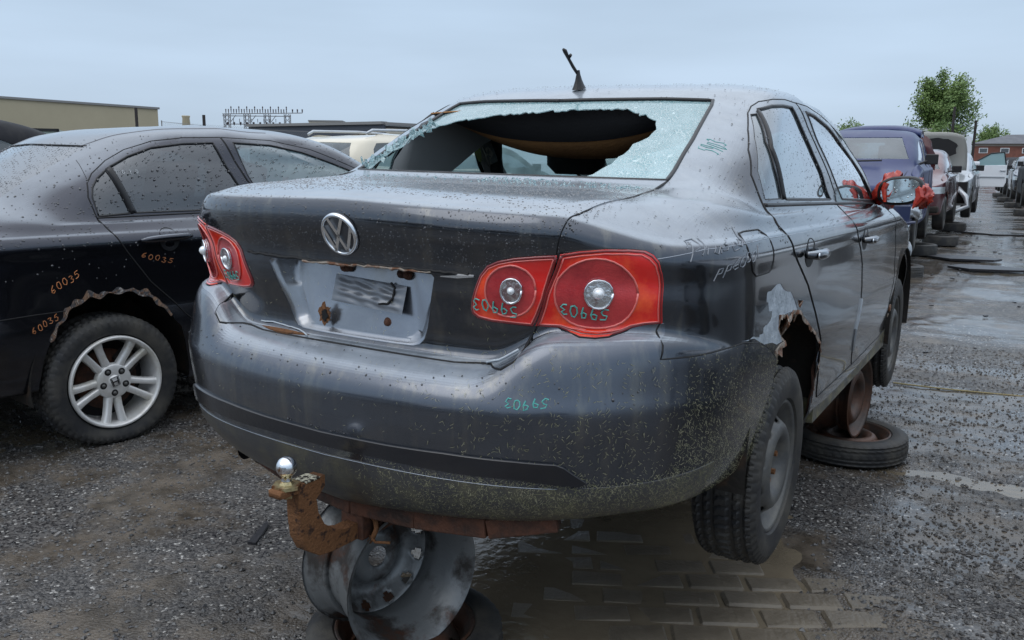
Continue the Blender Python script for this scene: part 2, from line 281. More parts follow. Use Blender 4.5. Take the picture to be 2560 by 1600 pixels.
JETTA=[
 ROW(-.93,(0,.25,.7,.30),(-.6,.31,-.3,.30,.5,.22,2.3,.22),.76,zf=.22),
 ROW(-1.055,(0,.255,.7,.32),(-.6,.31,-.3,.30,.5,.225,2.3,.225),.835,zf=.24),
 ROW(-1.105,(0,.33,.7,.37),(-.6,.37,-.3,.36,.5,.27,2.3,.27),.862,zf=.30),
 ROW(-1.124,(0,.412,.69,.445),(-.6,.435,-.3,.42,.5,.36,2.3,.36),.872,zf=.38),
 ROW(-1.130,(0,.462,.69,.495),(-.6,.48,-.3,.47,.5,.42,2.3,.42),.880,zf=.45),
 ROW(-1.135,(0,.53,.69,.545),(-.6,.54,.5,.50,2.3,.50),.888,zf=.52),
 ROW(-1.135,(0,.572,.4,.576,.7,.590),(-.6,.585,.5,.575,2.3,.575),.892,zf=.57),
 ROW(-1.126,(0,.598,.4,.603,.7,.615),(-.6,.605,.5,.60,2.3,.60),.892,zf=.59),
 ROW(-1.066,(0,.65,.42,.652,.54,.735,.8,.745),(-.9,.72,-.2,.645,2.3,.64),.890,zf=.63),
 ROW(-1.020,(0,.662,.42,.664,.54,.755,.8,.765),(-.9,.735,-.2,.665,2.3,.66),.889,zf=.65),
 ROW(-1.042,(0,.86,.8,.84),(-.9,.82,2.3,.80),.884,zf=.70),
 ROW(-1.044,(0,.885,.8,.865),(-.9,.86,2.3,.85),.882,zf=.73,yf=3.38),
 ROW(-1.072,(0,1.010,.58,.998,.76,.925),(-.85,.925,.7,.922,2.3,.91,3.2,.78),.880,zf=.75,yf=3.33),
 ROW(-1.062,(0,1.029,.58,1.014,.76,.95),(-.85,.945,.7,.94,2.3,.925,3.2,.79),.872,zf=.77,yf=3.25),
 ROW(-1.03,(0,1.039,.58,1.025,.74,.975),(-.75,.965,.7,.962,2.3,.945,3.2,.80),.850,zf=.80,yf=3.1,yc=-.3),
 ROW(-.72,(0,1.065,.55,1.06),(-.5,1.00,.7,.985,2.3,.96,3.1,.85),.825,zf=.90,yf=2.7,ycf=2.2,yc=-.12,yb0=-.7,ybw=.5),
 ROW(-.44,(0,1.088,.6,1.088),(-.1,1.035,.9,1.012,2.0,.985),.795,yc=.12,yf=2.50,ycf=1.80,nf=3,zf=.97,yb0=-.38,ybw=.4),
 ROW(-.225,(0,1.205,.6,1.18),(.1,1.14,1.2,1.135,1.9,1.10),.765,n=3.3,yc=.25,yf=2.25,ycf=1.65,nf=3.2,zf=1.10,yb0=-.2,ybw=.4),
 ROW(-.005,(0,1.315,.6,1.28),(.2,1.26,1.2,1.255,1.6,1.215),.722,n=3.5,yc=.40,yf=1.92,ycf=1.38,nf=3.4,zf=1.25,yb0=0,ybw=.4),
 ROW(.145,(0,1.386,.6,1.345),(.3,1.36,.8,1.382,1.1,1.36,1.35,1.32),.668,n=3.7,yc=.5,yf=1.58,ycf=1.12,nf=3.2,zf=1.385,yb0=.1,ybw=.4),
 ROW(.21,(0,1.404,.6,1.375),(.3,1.392,.8,1.414,1.3,1.37),.630,n=3.6,yc=.55,yf=1.47,ycf=1.1,zf=1.415,yb0=.1,ybw=.4),
 ROW(.32,(0,1.427,.6,1.41),(.3,1.415,.8,1.443,1.3,1.40),.54,yc=.6,yf=1.38,ycf=1.05,zf=1.435,yb0=.1,ybw=.4),
 ROW(.6,(0,1.447,.6,1.44),(.5,1.44,.8,1.460,1.3,1.43),.34,yc=.75,yf=1.24,ycf=1.02,zf=1.452,yb0=.1,ybw=.4),
 ROW(.85,(0,1.459,.6,1.45),(.5,1.45,.8,1.465,1.3,1.44),.0,yc=.9,yf=1.1,ycf=1.0,zf=1.46,yb0=.1,ybw=.4),
]

BAKED={"lamp_outer":[[0.574,-0.986,0.936],[0.612,-0.97,0.944],[0.659,-0.941,0.949],[0.701,-0.902,0.948],[0.725,-0.875,0.945],[0.739,-0.86,0.936],[0.75,-0.849,0.921],[0.754,-0.836,0.895],[0.754,-0.826,0.837],[0.752,-0.815,0.778],[0.726,-0.842,0.776],[0.701,-0.865,0.769],[0.684,-0.886,0.757],[0.667,-0.914,0.749],[0.643,-0.937,0.746],[0.611,-0.948,0.747],[0.578,-0.946,0.755],[0.556,-0.949,0.764],[0.507,-0.965,0.765],[0.527,-0.974,0.812],[0.549,-0.977,0.877]],"lamp_inner":[[0.567,-0.988,0.933],[0.527,-1.003,0.929],[0.476,-1.016,0.922],[0.436,-1.022,0.912],[0.409,-1.023,0.899],[0.39,-1.021,0.876],[0.379,-1.021,0.849],[0.368,-1.017,0.82],[0.361,-1.011,0.795],[0.362,-1.007,0.783],[0.373,-1.002,0.774],[0.407,-0.994,0.768],[0.456,-0.982,0.766],[0.501,-0.967,0.764],[0.515,-0.971,0.791],[0.534,-0.978,0.832],[0.549,-0.979,0.887]],"circ_outer":[[0.712,-0.873,0.85],[0.71,-0.873,0.831],[0.704,-0.873,0.814],[0.694,-0.876,0.797],[0.682,-0.881,0.783],[0.667,-0.891,0.773],[0.651,-0.902,0.767],[0.634,-0.913,0.764],[0.615,-0.923,0.765],[0.597,-0.931,0.771],[0.581,-0.94,0.78],[0.569,-0.949,0.793],[0.561,-0.959,0.809],[0.557,-0.967,0.827],[0.556,-0.972,0.845],[0.558,-0.972,0.864],[0.564,-0.971,0.881],[0.576,-0.97,0.897],[0.59,-0.969,0.911],[0.607,-0.964,0.921],[0.624,-0.957,0.928],[0.642,-0.948,0.931],[0.659,-0.937,0.929],[0.674,-0.924,0.924],[0.687,-0.91,0.914],[0.697,-0.896,0.901],[0.705,-0.884,0.885],[0.709,-0.875,0.868]],"circ_outer_w":[[0.668,-0.91,0.85],[0.666,-0.91,0.838],[0.66,-0.912,0.827],[0.651,-0.915,0.819],[0.641,-0.921,0.817],[0.631,-0.928,0.819],[0.623,-0.935,0.826],[0.618,-0.941,0.837],[0.616,-0.943,0.849],[0.618,-0.943,0.861],[0.623,-0.94,0.872],[0.632,-0.936,0.879],[0.642,-0.93,0.882],[0.652,-0.923,0.88],[0.66,-0.917,0.873],[0.665,-0.912,0.863]],"circ_inner":[[0.517,-0.987,0.851],[0.515,-0.986,0.837],[0.51,-0.984,0.824],[0.502,-0.983,0.812],[0.492,-0.983,0.801],[0.48,-0.984,0.793],[0.467,-0.986,0.788],[0.454,-0.989,0.785],[0.441,-0.992,0.786],[0.429,-0.996,0.789],[0.419,-1.001,0.796],[0.411,-1.006,0.805],[0.405,-1.01,0.816],[0.402,-1.014,0.829],[0.402,-1.016,0.843],[0.404,-1.017,0.856],[0.408,-1.017,0.869],[0.416,-1.017,0.881],[0.426,-1.017,0.891],[0.438,-1.017,0.899],[0.452,-1.016,0.904],[0.465,-1.013,0.907],[0.477,-1.009,0.906],[0.488,-1.005,0.902],[0.498,-1.0,0.896],[0.506,-0.995,0.887],[0.512,-0.991,0.876],[0.515,-0.988,0.864]],"circ_inner_w":[[0.487,-0.997,0.849],[0.485,-0.996,0.838],[0.479,-0.995,0.828],[0.471,-0.996,0.822],[0.462,-0.998,0.819],[0.453,-1.0,0.82],[0.446,-1.004,0.826],[0.441,-1.007,0.835],[0.44,-1.009,0.845],[0.442,-1.009,0.856],[0.447,-1.008,0.866],[0.455,-1.007,0.872],[0.464,-1.005,0.875],[0.473,-1.002,0.873],[0.48,-1.0,0.868],[0.486,-0.998,0.859]],"hole":[[-0.52,-0.336,1.103],[-0.542,-0.242,1.145],[-0.493,-0.169,1.192],[-0.508,-0.119,1.213],[-0.494,-0.072,1.238],[-0.446,-0.037,1.263],[-0.357,-0.015,1.285],[-0.289,-0.011,1.293],[-0.194,-0.003,1.304],[-0.02,0.0,1.315],[0.134,0.026,1.322],[0.261,0.053,1.326],[0.29,0.034,1.314],[0.351,0.012,1.298],[0.393,-0.012,1.282],[0.418,-0.071,1.251],[0.416,-0.123,1.226],[0.405,-0.152,1.214],[0.388,-0.181,1.202],[0.392,-0.216,1.185],[0.378,-0.262,1.162],[0.374,-0.303,1.14],[0.356,-0.338,1.123],[0.347,-0.367,1.109],[0.323,-0.39,1.101],[0.285,-0.419,1.092]],"bare":[[0.865,-0.539,0.704],[0.874,-0.402,0.694],[0.874,-0.366,0.714],[0.874,-0.306,0.723],[0.874,-0.29,0.75],[0.872,-0.357,0.782],[0.871,-0.341,0.809],[0.873,-0.215,0.819],[0.876,-0.091,0.782],[0.879,-0.002,0.72],[0.877,-0.127,0.723],[0.876,-0.209,0.728],[0.877,-0.191,0.695],[0.88,-0.115,0.659],[0.88,-0.137,0.643],[0.878,-0.275,0.659]]}

# ---------------- car shells ----------------
def shell(rows,res=1.0,step=.012,NA=60,NS=110,NF=24,sc=(1,1,1)):
    G=surface(rows,NA,NS,NF,step)*np.array(sc); nv,nu=G.shape[:2]
    bm=bmesh.new(); vv=[]
    for s in (1,-1):
        vv.append([[bm.verts.new((p[0]*s,p[1],p[2])) for p in row] for row in G])
    for s in (0,1):
        g=vv[s]
        for i in range(nv-1):
            for j in range(nu-1):
                q=(g[i][j],g[i][j+1],g[i+1][j+1],g[i+1][j]); 
                try: bm.faces.new(q if s==0 else q[::-1])
                except ValueError: pass
    bmesh.ops.remove_doubles(bm,verts=bm.verts,dist=1e-4)
    bmesh.ops.recalc_face_normals(bm,faces=bm.faces)
    bm.normal_update()
    # orient outward
    f=max(bm.faces,key=lambda f:f.calc_center_median().z)
    if f.normal.z<0: bmesh.ops.reverse_faces(bm,faces=bm.faces); bm.normal_update()
    return bm
AX={'r':(0,2),'s':(1,2),'t':(0,1)}
def seg_d(P,a,b):
    a=np.array(a);b=np.array(b);d=b-a;L=max(d@d,1e-12);t=np.clip(((P-a)@d)/L,0,1);return np.linalg.norm(P-(a+t[:,None]*d),axis=1)
def centers(fs):
    return np.array([f.calc_center_median()[:] for f in fs]) if fs else np.zeros((0,3))
def local_bisect(bm,cand,near,co,no,eps=2e-5):
    co=Vector(co); D={}; on=set(); es=set()
    def dv(v):
        k=D.get(v)
        if k is None:
            k=(v.co-co).dot(no); D[v]=k
            if abs(k)<eps:on.add(v)
        return k
    for f in near: es.update(f.edges)
    for e in es:
        a,b=e.verts; da,db=dv(a),dv(b)
        if da*db<0 and abs(da)>=eps and abs(db)>=eps:
            na,nb=a.normal.copy(),b.normal.copy(); t=da/(da-db)
            ne,nv=bmesh.utils.edge_split(e,a,t); nv.normal=(na*(1-t)+nb*t).normalized(); on.add(nv); D[nv]=0
    out=[]
    for f in near:
        vs=[v for v in f.verts if v in on]
        if len(vs)==2:
            i,j=[k for k,v in enumerate(f.verts) if v in on]; n=len(f.verts)
            if (j-i)%n in (1,n-1): continue
            try: nf,_=bmesh.utils.face_split(f,vs[0],vs[1])
            except Exception: continue
            if nf: out.append(nf)
    return cand+out
def cut(bm,lay,poly,axis,pid,cond,h=.03,only=None):
    """cut the shell along a polygon seen along one axis and give the faces inside it a part number"""
    ia=AX[axis]; fs=list(bm.faces); C=centers(fs); ok=cond(C); P=C[:,ia]
    pl=np.array(poly); lo_=pl.min(0)-h; hi=pl.max(0)+h; ok&=(P>lo_).all(1)&(P<hi).all(1)
    fs=[f for f,k in zip(fs,ok) if k]; P=P[ok]
    d=np.full(len(fs),9.)
    for i in range(len(poly)): d=np.minimum(d,seg_d(P,poly[i],poly[(i+1)%len(poly)]))
    cand=[f for f,k in zip(fs,d) if k<h]
    for i in range(len(poly)):
        a,b=poly[i],poly[(i+1)%len(poly)]
        if math.hypot(b[0]-a[0],b[1]-a[1])<1e-5: continue
        cand=[f for f in cand if f.is_valid]
        if not cand: break
        Q=centers(cand)[:,ia]; dd=seg_d(Q,a,b); near=[f for f,k in zip(cand,dd) if k<h*.75]
        if not near: continue
        co=[0,0,0];co[ia[0]]=a[0];co[ia[1]]=a[1]; no=[0,0,0];no[ia[0]]=-(b[1]-a[1]);no[ia[1]]=b[0]-a[0]
        cand=local_bisect(bm,cand,near,co,Vector(no).normalized())
    fs=list(bm.faces); C=centers(fs); ok=cond(C)&inpoly(C[:,ia],poly)
    for f,k in zip(fs,ok):
        if k and (only is None or f[lay] in only): f[lay]=pid
def mir(poly): return [(-a,b) for a,b in poly][::-1]
def extract(bm,lay,pid,name,mat,parent,off=0.,thick=.006,label=None,kind=None,keep=None):
    bm.verts.index_update(); fs=[f for f in bm.faces if f[lay]==pid and (keep is None or keep(f.calc_center_median()))]
    if not fs: return None
    idx={};V=[];N=[];F=[]
    for f in fs:
        q=[]
        for v in f.verts:
            if v.index not in idx: idx[v.index]=len(V);V.append(v.co+v.normal*off);N.append(v.normal.copy())
            q.append(idx[v.index])
        F.append(tuple(q))
    nF=len(F); ec={}
    for f in F:
        for a,b in zip(f,f[1:]+f[:1]): ec[(a,b)]=1
    bd=[(a,b) for (a,b) in ec if (b,a) not in ec]; mp={}
    if thick:
        for a,b in bd:
            for k in (a,b):
                if k not in mp: mp[k]=len(V);V.append(V[k]-N[k]*thick);N.append(Vector((0,0,0)))
        for a,b in bd: F.append((b,a,mp[a],mp[b]))
    o=meshobj(name,V,F,mat,parent,True,kind,label)
    me=o.data; ns=[]
    for i,p in enumerate(me.polygons):
        for li in p.loop_indices:
            ns.append(tuple(N[me.loops[li].vertex_index]) if i<nF else (0,0,0))
    me.normals_split_custom_set(ns)
    return o
class Skin:
    """the car skin as something to project onto"""
    def __init__(s,bm):
        bm.faces.ensure_lookup_table(); s.b=BVHTree.FromBMesh(bm)
    def hit(s,a,b,axis,sg=1):
        if axis=='r': o,d=Vector((a,-6 if sg>0 else 9,b)),Vector((0,sg,0))
        elif axis=='s': o,d=Vector((5*sg,a,b)),Vector((-sg,0,0))
        else: o,d=Vector((a,b,5)),Vector((0,0,-1))
        r=s.b.ray_cast(o,d)
        if r[0] is None: return None
        n=r[1]; 
        if n.dot(d)>0:n=-n
        return r[0],n
    def line(s,pts,axis,sg=1,step=.015,close=False):
        P=[];N=[];pts=list(pts)+([pts[0]] if close else [])
        for (a,b),(c,d) in zip(pts,pts[1:]):
            k=max(1,int(math.hypot(c-a,d-b)/step))
            for i in range(k):
                h=s.hit(a+(c-a)*i/k,b+(d-b)*i/k,axis,sg)
                if h:P.append(h[0]);N.append(h[1])
        h=s.hit(*pts[-1],axis,sg)
        if h:P.append(h[0]);N.append(h[1])
        return P,N
    def seam(s,mb,pts,axis,sg=1,r=.0028,off=-.0008,close=False,step=.015):
        P,N=s.line(pts,axis,sg,step,close)
        if len(P)>1:mb.tube([p+n*off for p,n in zip(P,N)],r,5)
DIG={'0':[[(.5,0),(.15,.2),(.1,.6),(.3,1),(.7,.95),(.85,.5),(.75,.1),(.5,0)]],
'3':[[(.1,.9),(.5,1),(.8,.8),(.4,.55),(.85,.3),(.6,0),(.1,.05)]],
'5':[[(.9,1),(.3,.95),(.2,.6),(.6,.6),(.85,.3),(.5,0),(.1,.05)]],
'6':[[(.7,1),(.3,.7),(.1,.25),(.4,0),(.75,.15),(.65,.45),(.2,.35)]],
'9':[[(.75,.6),(.5,.45),(.15,.6),(.25,.95),(.65,1),(.75,.6),(.6,0)]],
'2':[[(.1,.75),(.4,1),(.8,.8),(.6,.4),(.1,0),(.9,0)]],
'K':[[(.2,0),(.2,1)],[(.8,1),(.2,.45),(.8,0)]],
'P':[[(.25,-.35),(.4,1)],[(.05,.6),(.3,1.1),(.9,1.1),(.95,.6),(.35,.3)]],
'h':[[(.1,0),(.55,1.1)],[(.2,.2),(.5,.6),(.55,.4),(.5,0)]],'a':[[(.7,.5),(.3,.55),(.1,.15),(.4,0),(.7,.5),(.7,0)]],
's':[[(.7,.6),(.3,.5),(.6,.25),(.5,0),(.1,.05)]],'e':[[(.15,.3),(.7,.4),(.5,.65),(.15,.4),(.3,0),(.8,.1)]],
'd':[[(.7,.4),(.4,.5),(.1,.15),(.4,0),(.7,.3),(1.0,1.3),(.8,.05)]],'l':[[(.5,1.3),(.4,.1),(.6,0)]],
'p':[[(.2,-.5),(.3,.6),(.7,.6),(.7,.1),(.3,.1)]],'o':[[(.5,0),(.2,.2),(.3,.7),(.7,.7),(.8,.2),(.5,0)]]}
def scribble(skin,mb,text,axis,o,w,h,rot=0,sg=1,flip=False,r=.0016,adv=1.0,slant=0,jit=.06,off=.0006):
    """handwriting laid on the skin: o = start point, w,h = letter size in metres"""
    rg=random.Random(len(text)*7+int(abs(o[0])*1000)); ca,sa=math.cos(rot),math.sin(rot)
    for i,ch in enumerate(text):
        dy=rg.uniform(-.15,.15)*h
        for st in DIG.get(ch,[]):
            pts=[]
            for (a,b) in st:
                x=(i*adv+a+slant*b+rg.uniform(-jit,jit))*w; y=b*h+dy+rg.uniform(-jit,jit)*h
                if flip: x=-x
                pts.append((o[0]+x*ca-y*sa,o[1]+x*sa+y*ca))
            P,N=skin.line(pts,axis,sg,.006)
            if len(P)>1: mb.tube([p+n*off for p,n in zip(P,N)],r,4)
def scatter(skin,n,region,axis,sg,fn,rg):
    out=[]
    for _ in range(n):
        a=rg.uniform(region[0],region[1]);b=rg.uniform(region[2],region[3])
        if rg.random()>fn(a,b): continue
        h=skin.hit(a,b,axis,sg)
        if h: out.append(h)
    return out
def sliver_mesh(mb,hits,rg,l=(.003,.012),w=.00028):
    for p,n in hits:
        a=rg.uniform(0,math.pi); u=n.orthogonal().normalized(); v=n.cross(u); d=u*math.cos(a)+v*math.sin(a)
        if abs(d.z)<.45 and rg.random()<.5: d=(d+Vector((0,0,1))*.7).normalized()
        s=d.cross(n)*w*rg.uniform(.6,1.5); L_=rg.uniform(*l)*.5; q=p+n*.0012
        m=q+n*.001+s*rg.uniform(-3,3)
        mb.add([q-d*L_-s,q-d*L_+s,m+s,m-s,q+d*L_+s,q+d*L_-s],[(0,1,2,3),(3,2,4,5)])
def drop_mesh(mb,hits,rg,r=(.0008,.0023)):
    for p,n in hits:
        rr=rg.uniform(*r)*(1.5 if rg.random()<.1 else 1); u=n.orthogonal().normalized();v=n.cross(u);k=6
        st=rg.uniform(1,1.5); ph=rg.uniform(0,6)
        V=[];dn=Vector((0,0,-1)); dn=(dn-n*dn.dot(n)); 
        dn=dn.normalized() if dn.length>.2 else u
        cv=n.cross(dn)
        for ring,(q,hh) in enumerate(((1,0),(.8,.32),(.42,.5))):
            for i in range(k):
                a=2*math.pi*i/k+ph; V.append(p+(dn*math.cos(a)*st+cv*math.sin(a))*rr*q+n*(rr*hh))
        V.append(p+n*rr*.56)
        F=[(a*k+i,a*k+(i+1)%k,(a+1)*k+(i+1)%k,(a+1)*k+i) for a in(0,1) for i in range(k)]+[(2*k+i,2*k+(i+1)%k,3*k) for i in range(k)]
        mb.add(V,F)
# ---------------- wheels (axle along +x, outer face towards +x) ----------------
def tyre_profile(Rt,w,Rr):
    h=w/2
    return [(-h*.70,Rr),(-h*.92,Rr+.012),(-h*1.0,Rr+(Rt-Rr)*.42),(-h*.97,Rr+(Rt-Rr)*.70),(-h*.86,Rt-.010),(-h*.74,Rt-.003)]
def tyre(parent,Rt=.317,w=.2,Rr=.205,mat=None,N=60,sub=6,groove=.010,flat=0,name='tyre'):
    left=tyre_profile(Rt,w,Rr); tread=[]
    for t in np.linspace(-.72,.72,19): tread.append((t*w/2,Rt-.004*(t/.72)**2*1.0))
    prof=left+tread+[(-a,b) for a,b in reversed(left)]; L_=len(prof); n=N*sub; V=[];F=[]
    # circumferential grooves
    for k in range(n):
        a=2*math.pi*k/n
        for i,(t,r) in enumerate(prof):
            rr=r; q=t/(w/2)
            if abs(q)<.93 and r>Rt-.014:
                ph=((k/sub)+q*q*1.6*(1 if q>0 else -1)+(.5 if abs(q)<.25 else 0))%1.0
                cg=any(abs(abs(q)-g)<.045 for g in (.28,.60)) if groove else False
                if cg: rr-=groove
                elif groove and ph<.30 : rr-=groove*.8
            y,z=rr*math.cos(a),rr*math.sin(a)
            tt=t
            if flat and z<-(Rt-flat) : 
                e=-(Rt-flat)-z; z=-(Rt-flat)-e*.05; tt=t*(1+e*3.0)
            elif flat and z<-(Rt*.55): 
                tt=t*(1+ .10*min(1,(-z-Rt*.55)/(Rt*.3)))
            V.append((tt,y,z))
    for k in range(n):
        k2=(k+1)%n
        for i in range(L_-1): F.append((k*L_+i,k2*L_+i,k2*L_+i+1,k*L_+i+1))
    o=meshobj(name,V,[f[::-1] for f in F],mat or RUBBER,parent)
    if groove: o.data.set_sharp_from_angle(angle=R(28))
    return o
def steel_rim(parent,Rr=.208,w=.165,mat=None,face=.0,holes=10,hole_kind='slot',name='rim',bolts=True,disc=.02):
    mat=mat or STEEL; b=MB(); h=w/2
    barrel=[(h,Rr),(h+.004,Rr-.004),(h-.004,Rr-.010),(h-.016,Rr-.014),(h-.022,Rr-.026),(h-.045,Rr-.030),(h-.06,Rr-.048),(-.01,Rr-.048),(-.03,Rr-.030),(-h+.02,Rr-.024),(-h+.012,Rr-.012),(-h,Rr-.006),(-h-.003,Rr)]
    b.lathe(barrel,64); b.lathe([(a-.0,r+.003) for a,r in barrel][::-1],64)
    rim=b.build(name,mat,parent,True)
    # disc : polar grid with openings
    n=120; x0=h-.03+disc; rad=[.030,.034,.06,.078,.086,.10,.118,.132,.140,.146,.152,.158,.164,Rr-.036,Rr-.028]
    xs=[x0-.022,x0-.026,x0-.026,x0-.022,x0-.004,x0+.012,x0+.016,x0+.008,x0-.002,x0-.010,x0-.018,x0-.026,x0-.032,x0-.038,x0-.036]
    V=[];F=[]
    for k in range(n):
        a=2*math.pi*k/n
        for r,x in zip(rad,xs): V.append((x,r*math.cos(a),r*math.sin(a)))
    m=len(rad)
    for k in range(n):
        k2=(k+1)%n; ph=((k+.5)/n*holes)%1
        for i in range(m-1):
            rc=(rad[i]+rad[i+1])/2
            if (.139<rc<.165 if holes==10 else .142<rc<.163):
                half=(.27 if .145<rc<.159 else .19)*(1 if holes==10 else .62)
                if abs(ph-.5)<half: continue
            F.append((k*m+i,k2*m+i,k2*m+i+1,k*m+i+1))
    d=meshobj('wheel_disc',V,F,mat,parent); sd=d.modifiers.new('s','SOLIDIFY'); sd.thickness=.004
    if bolts:
        for k in range(5):
            a=2*math.pi*k/5+.5; q=MB(); q.lathe([(x0-.026,.0095),(x0-.002,.0095),(x0-.004,.006),(x0-.004,.0001)],6,c=(0,.050*math.cos(a),.050*math.sin(a))); q.build('wheel_bolt',RUST,parent)
        q=MB(); q.lathe([(x0-.055,.172),(x0-.052,.168),(x0-.05,.12),(x0-.04,.06),(x0-.03,.028),(x0-.012,.024),(x0-.01,.0001)],28); q.build('hub_shade_disc',SEAM,parent,True)  # hub widened into a black disc so the slots look shaded
    return rim
def wheel_on(parent,loc,sg,kind='steel',Rt=.317,w=.2,rz=0,lo=False,**k):
    e=empty('wheel',loc,(0 if sg>0 else math.pi)+rz); e.parent=parent
    if lo:
        tyre(e,Rt,w,Rt*.66,N=12,sub=3,groove=0)
        q=MB(); q.lathe([(w*.3,Rt*.66),(w*.42,Rt*.62),(w*.25,Rt*.5),(w*.38,Rt*.3),(w*.36,.0001)],20); q.build('rim',k.get('mat',STEEL),e,True)
    else:
        tyre(e,Rt,w,.205,flat=k.get('flat',0),groove=k.get('groove',.010)); 
        if kind=='steel': steel_rim(e)
    return e

# ---------------- ground, water, paving ----------------
def vnoise(x,y,s,seed):
    r=np.random.RandomState(seed).rand(64,64); u=x/s;v=y/s; i=np.floor(u).astype(int);j=np.floor(v).astype(int);f=u-i;g=v-j
    f=f*f*(3-2*f);g=g*g*(3-2*g); a=r[i%64,j%64];b=r[(i+1)%64,j%64];c=r[i%64,(j+1)%64];d=r[(i+1)%64,(j+1)%64]
    return (a*(1-f)+b*f)*(1-g)+(c*(1-f)+d*f)*g-.5
def grow(a,b,step,far,k=1.07,lo_=None):
    c=list(np.arange(a,b,step)); s=step; up=[b]
    while up[-1]<far: s=s*k; up.append(up[-1]+s)
    s=step; dn=[a]; lo_=lo_ or -far
    while dn[-1]>lo_: s=s*k; dn.append(dn[-1]-s)
    return np.array(dn[:0:-1]+c+up)
def gheight(x,y):
    h=.016*vnoise(x,y,1.6,1)+.012*vnoise(x,y,.55,2)+.008*vnoise(x,y,.17,3)+.006*vnoise(x,y,.07,4)
    h+=.010*vnoise(x*.35,y*1.4,.5,5)*np.clip((x-.9)/1,0,1)
    h=h*(1+1.0*np.clip((y-4.5)/3,0,1)); h+=.004
    xn=x+.35*vnoise(x,y,.45,11)+.16*vnoise(x,y,.15,12); yn=y+.35*vnoise(x,y,.45,13)+.16*vnoise(x,y,.15,14); b=np.exp(-(((xn-.28)/.85)**4+((yn+.05)/.95)**4)); h=h*(1-.6*b)-.036*b
    b2=np.exp(-(((x-1.25)/.35)**2+((y+.45)/.25)**2)); h-=.016*b2
    b3=np.exp(-(((x-1.6)/.9)**2+((y-1.75)/.16)**2)); h-=.020*b3
    b4=np.exp(-(((x-1.2)/.35)**2+((y-1.3)/.3)**2)); h-=.006*b4
    b5=np.exp(-(((x-3.2)/2.0)**2+((y-6.5)/.7)**2))+np.exp(-(((x-1.9)/1.2)**2+((y-5.2)/.35)**2))+np.exp(-(((x-1.5)/2.)**2+((y-16)/1.0)**2)); h-=.016*b5
    b6=np.exp(-(((x+3.3)/.7)**2+((y+.35)/.5)**2)); h-=.022*b6
    h+=.010*np.exp(-(((x-1.35)/.5)**2+((y-.35)/.45)**2))
    return h
gx=grow(-5.2,2.8,.028,700,1.09); gy=grow(-1.9,5.6,.028,900,1.075,-120)
X,Y=np.meshgrid(gx,gy); Hh=gheight(X,Y); nyg,nxg=X.shape
far_=np.clip((np.hypot(X-1,Y)-16)/30,0,1); Hh=Hh*(1-far_)
GV=np.stack([X,Y,Hh],2).reshape(-1,3)
ii=np.arange(nyg-1)[:,None]*nxg+np.arange(nxg-1)[None]; ii=ii.ravel(); GF=np.stack([ii,ii+1,ii+nxg+1,ii+nxg],1)
GMAT=M_('wet_gravel_ground',(.1,.09,.08),.5)
t=GMAT.node_tree;n=t.nodes;l=t.links;b_=n['Principled BSDF']; tc=n.new('ShaderNodeTexCoord'); OBJ=tc.outputs['Object']
def nz(scale,detail=6,rough=.6,vec=None):
    q_=n.new('ShaderNodeTexNoise'); q_.inputs['Scale'].default_value=scale; q_.inputs['Detail'].default_value=detail; q_.inputs['Roughness'].default_value=rough; l.new(vec or OBJ,q_.inputs[0]); return q_.outputs[0]
def rng(src,a,b,c=0,d=1,sm=True):
    q_=n.new('ShaderNodeMapRange'); q_.inputs[1].default_value=a;q_.inputs[2].default_value=b;q_.inputs[3].default_value=c;q_.inputs[4].default_value=d; q_.interpolation_type='SMOOTHSTEP' if sm else 'LINEAR'; l.new(src,q_.inputs[0]); return q_.outputs[0]
def mixc(f,a,b):
    q_=n.new('ShaderNodeMix'); q_.data_type='RGBA'; l.new(f,q_.inputs[0])
    for v,k in ((a,6),(b,7)):
        if isinstance(v,tuple): q_.inputs[k].default_value=(*v,1)
        else: l.new(v,q_.inputs[k])
    return q_.outputs[2]
def mul(a,b):
    q_=n.new('ShaderNodeMath'); q_.operation='MULTIPLY'; l.new(a,q_.inputs[0])
    if isinstance(b,float): q_.inputs[1].default_value=b
    else: l.new(b,q_.inputs[1])
    return q_.outputs[0]
vo=n.new('ShaderNodeTexVoronoi'); vo.inputs['Scale'].default_value=105; l.new(OBJ,vo.inputs[0]); sc_n=n.new('ShaderNodeSeparateColor'); l.new(vo.outputs['Color'],sc_n.inputs[0])
v2=n.new('ShaderNodeTexVoronoi'); v2.inputs['Scale'].default_value=44; l.new(OBJ,v2.inputs[0]); sc2=n.new('ShaderNodeSeparateColor'); l.new(v2.outputs['Color'],sc2.inputs[0])
grit=mixc(rng(sc_n.outputs[0],.0,1.,sm=False),(.015,.015,.017),(.140,.134,.129)); grit=mixc(rng(sc_n.outputs[1],.955,.975),grit,(.42,.41,.39)); 
big=mul(rng(v2.outputs['Distance'],.42,.30),rng(sc2.outputs[0],.72,.78)); grit=mixc(big,grit,mixc(sc2.outputs[1],(.03,.03,.032),(.20,.19,.18)))
mud=mixc(rng(nz(5,9,.7),.35,.65),(.048,.040,.031),(.140,.118,.095))
mask=rng(nz(1.35,10,.68),.44,.56)
col=mixc(mask,grit,mud); sp_=n.new('ShaderNodeSeparateXYZ'); l.new(OBJ,sp_.inputs[0])
col=mixc(rng(nz(.45,5,.6),.55,.72,0,.55),col,(.035,.033,.034)); l.new(col,b_.inputs['Base Color'])
mp=n.new('ShaderNodeMapping'); mp.inputs['Scale'].default_value=(.5,1.3,1); mp.inputs['Rotation'].default_value=(0,0,R(8)); l.new(OBJ,mp.inputs[0])
wet=rng(nz(.85,9,.68,mp.outputs[0]),.43,.53); rr_=rng(wet,0,1,.30,.05,False); l.new(rr_,b_.inputs['Roughness'])
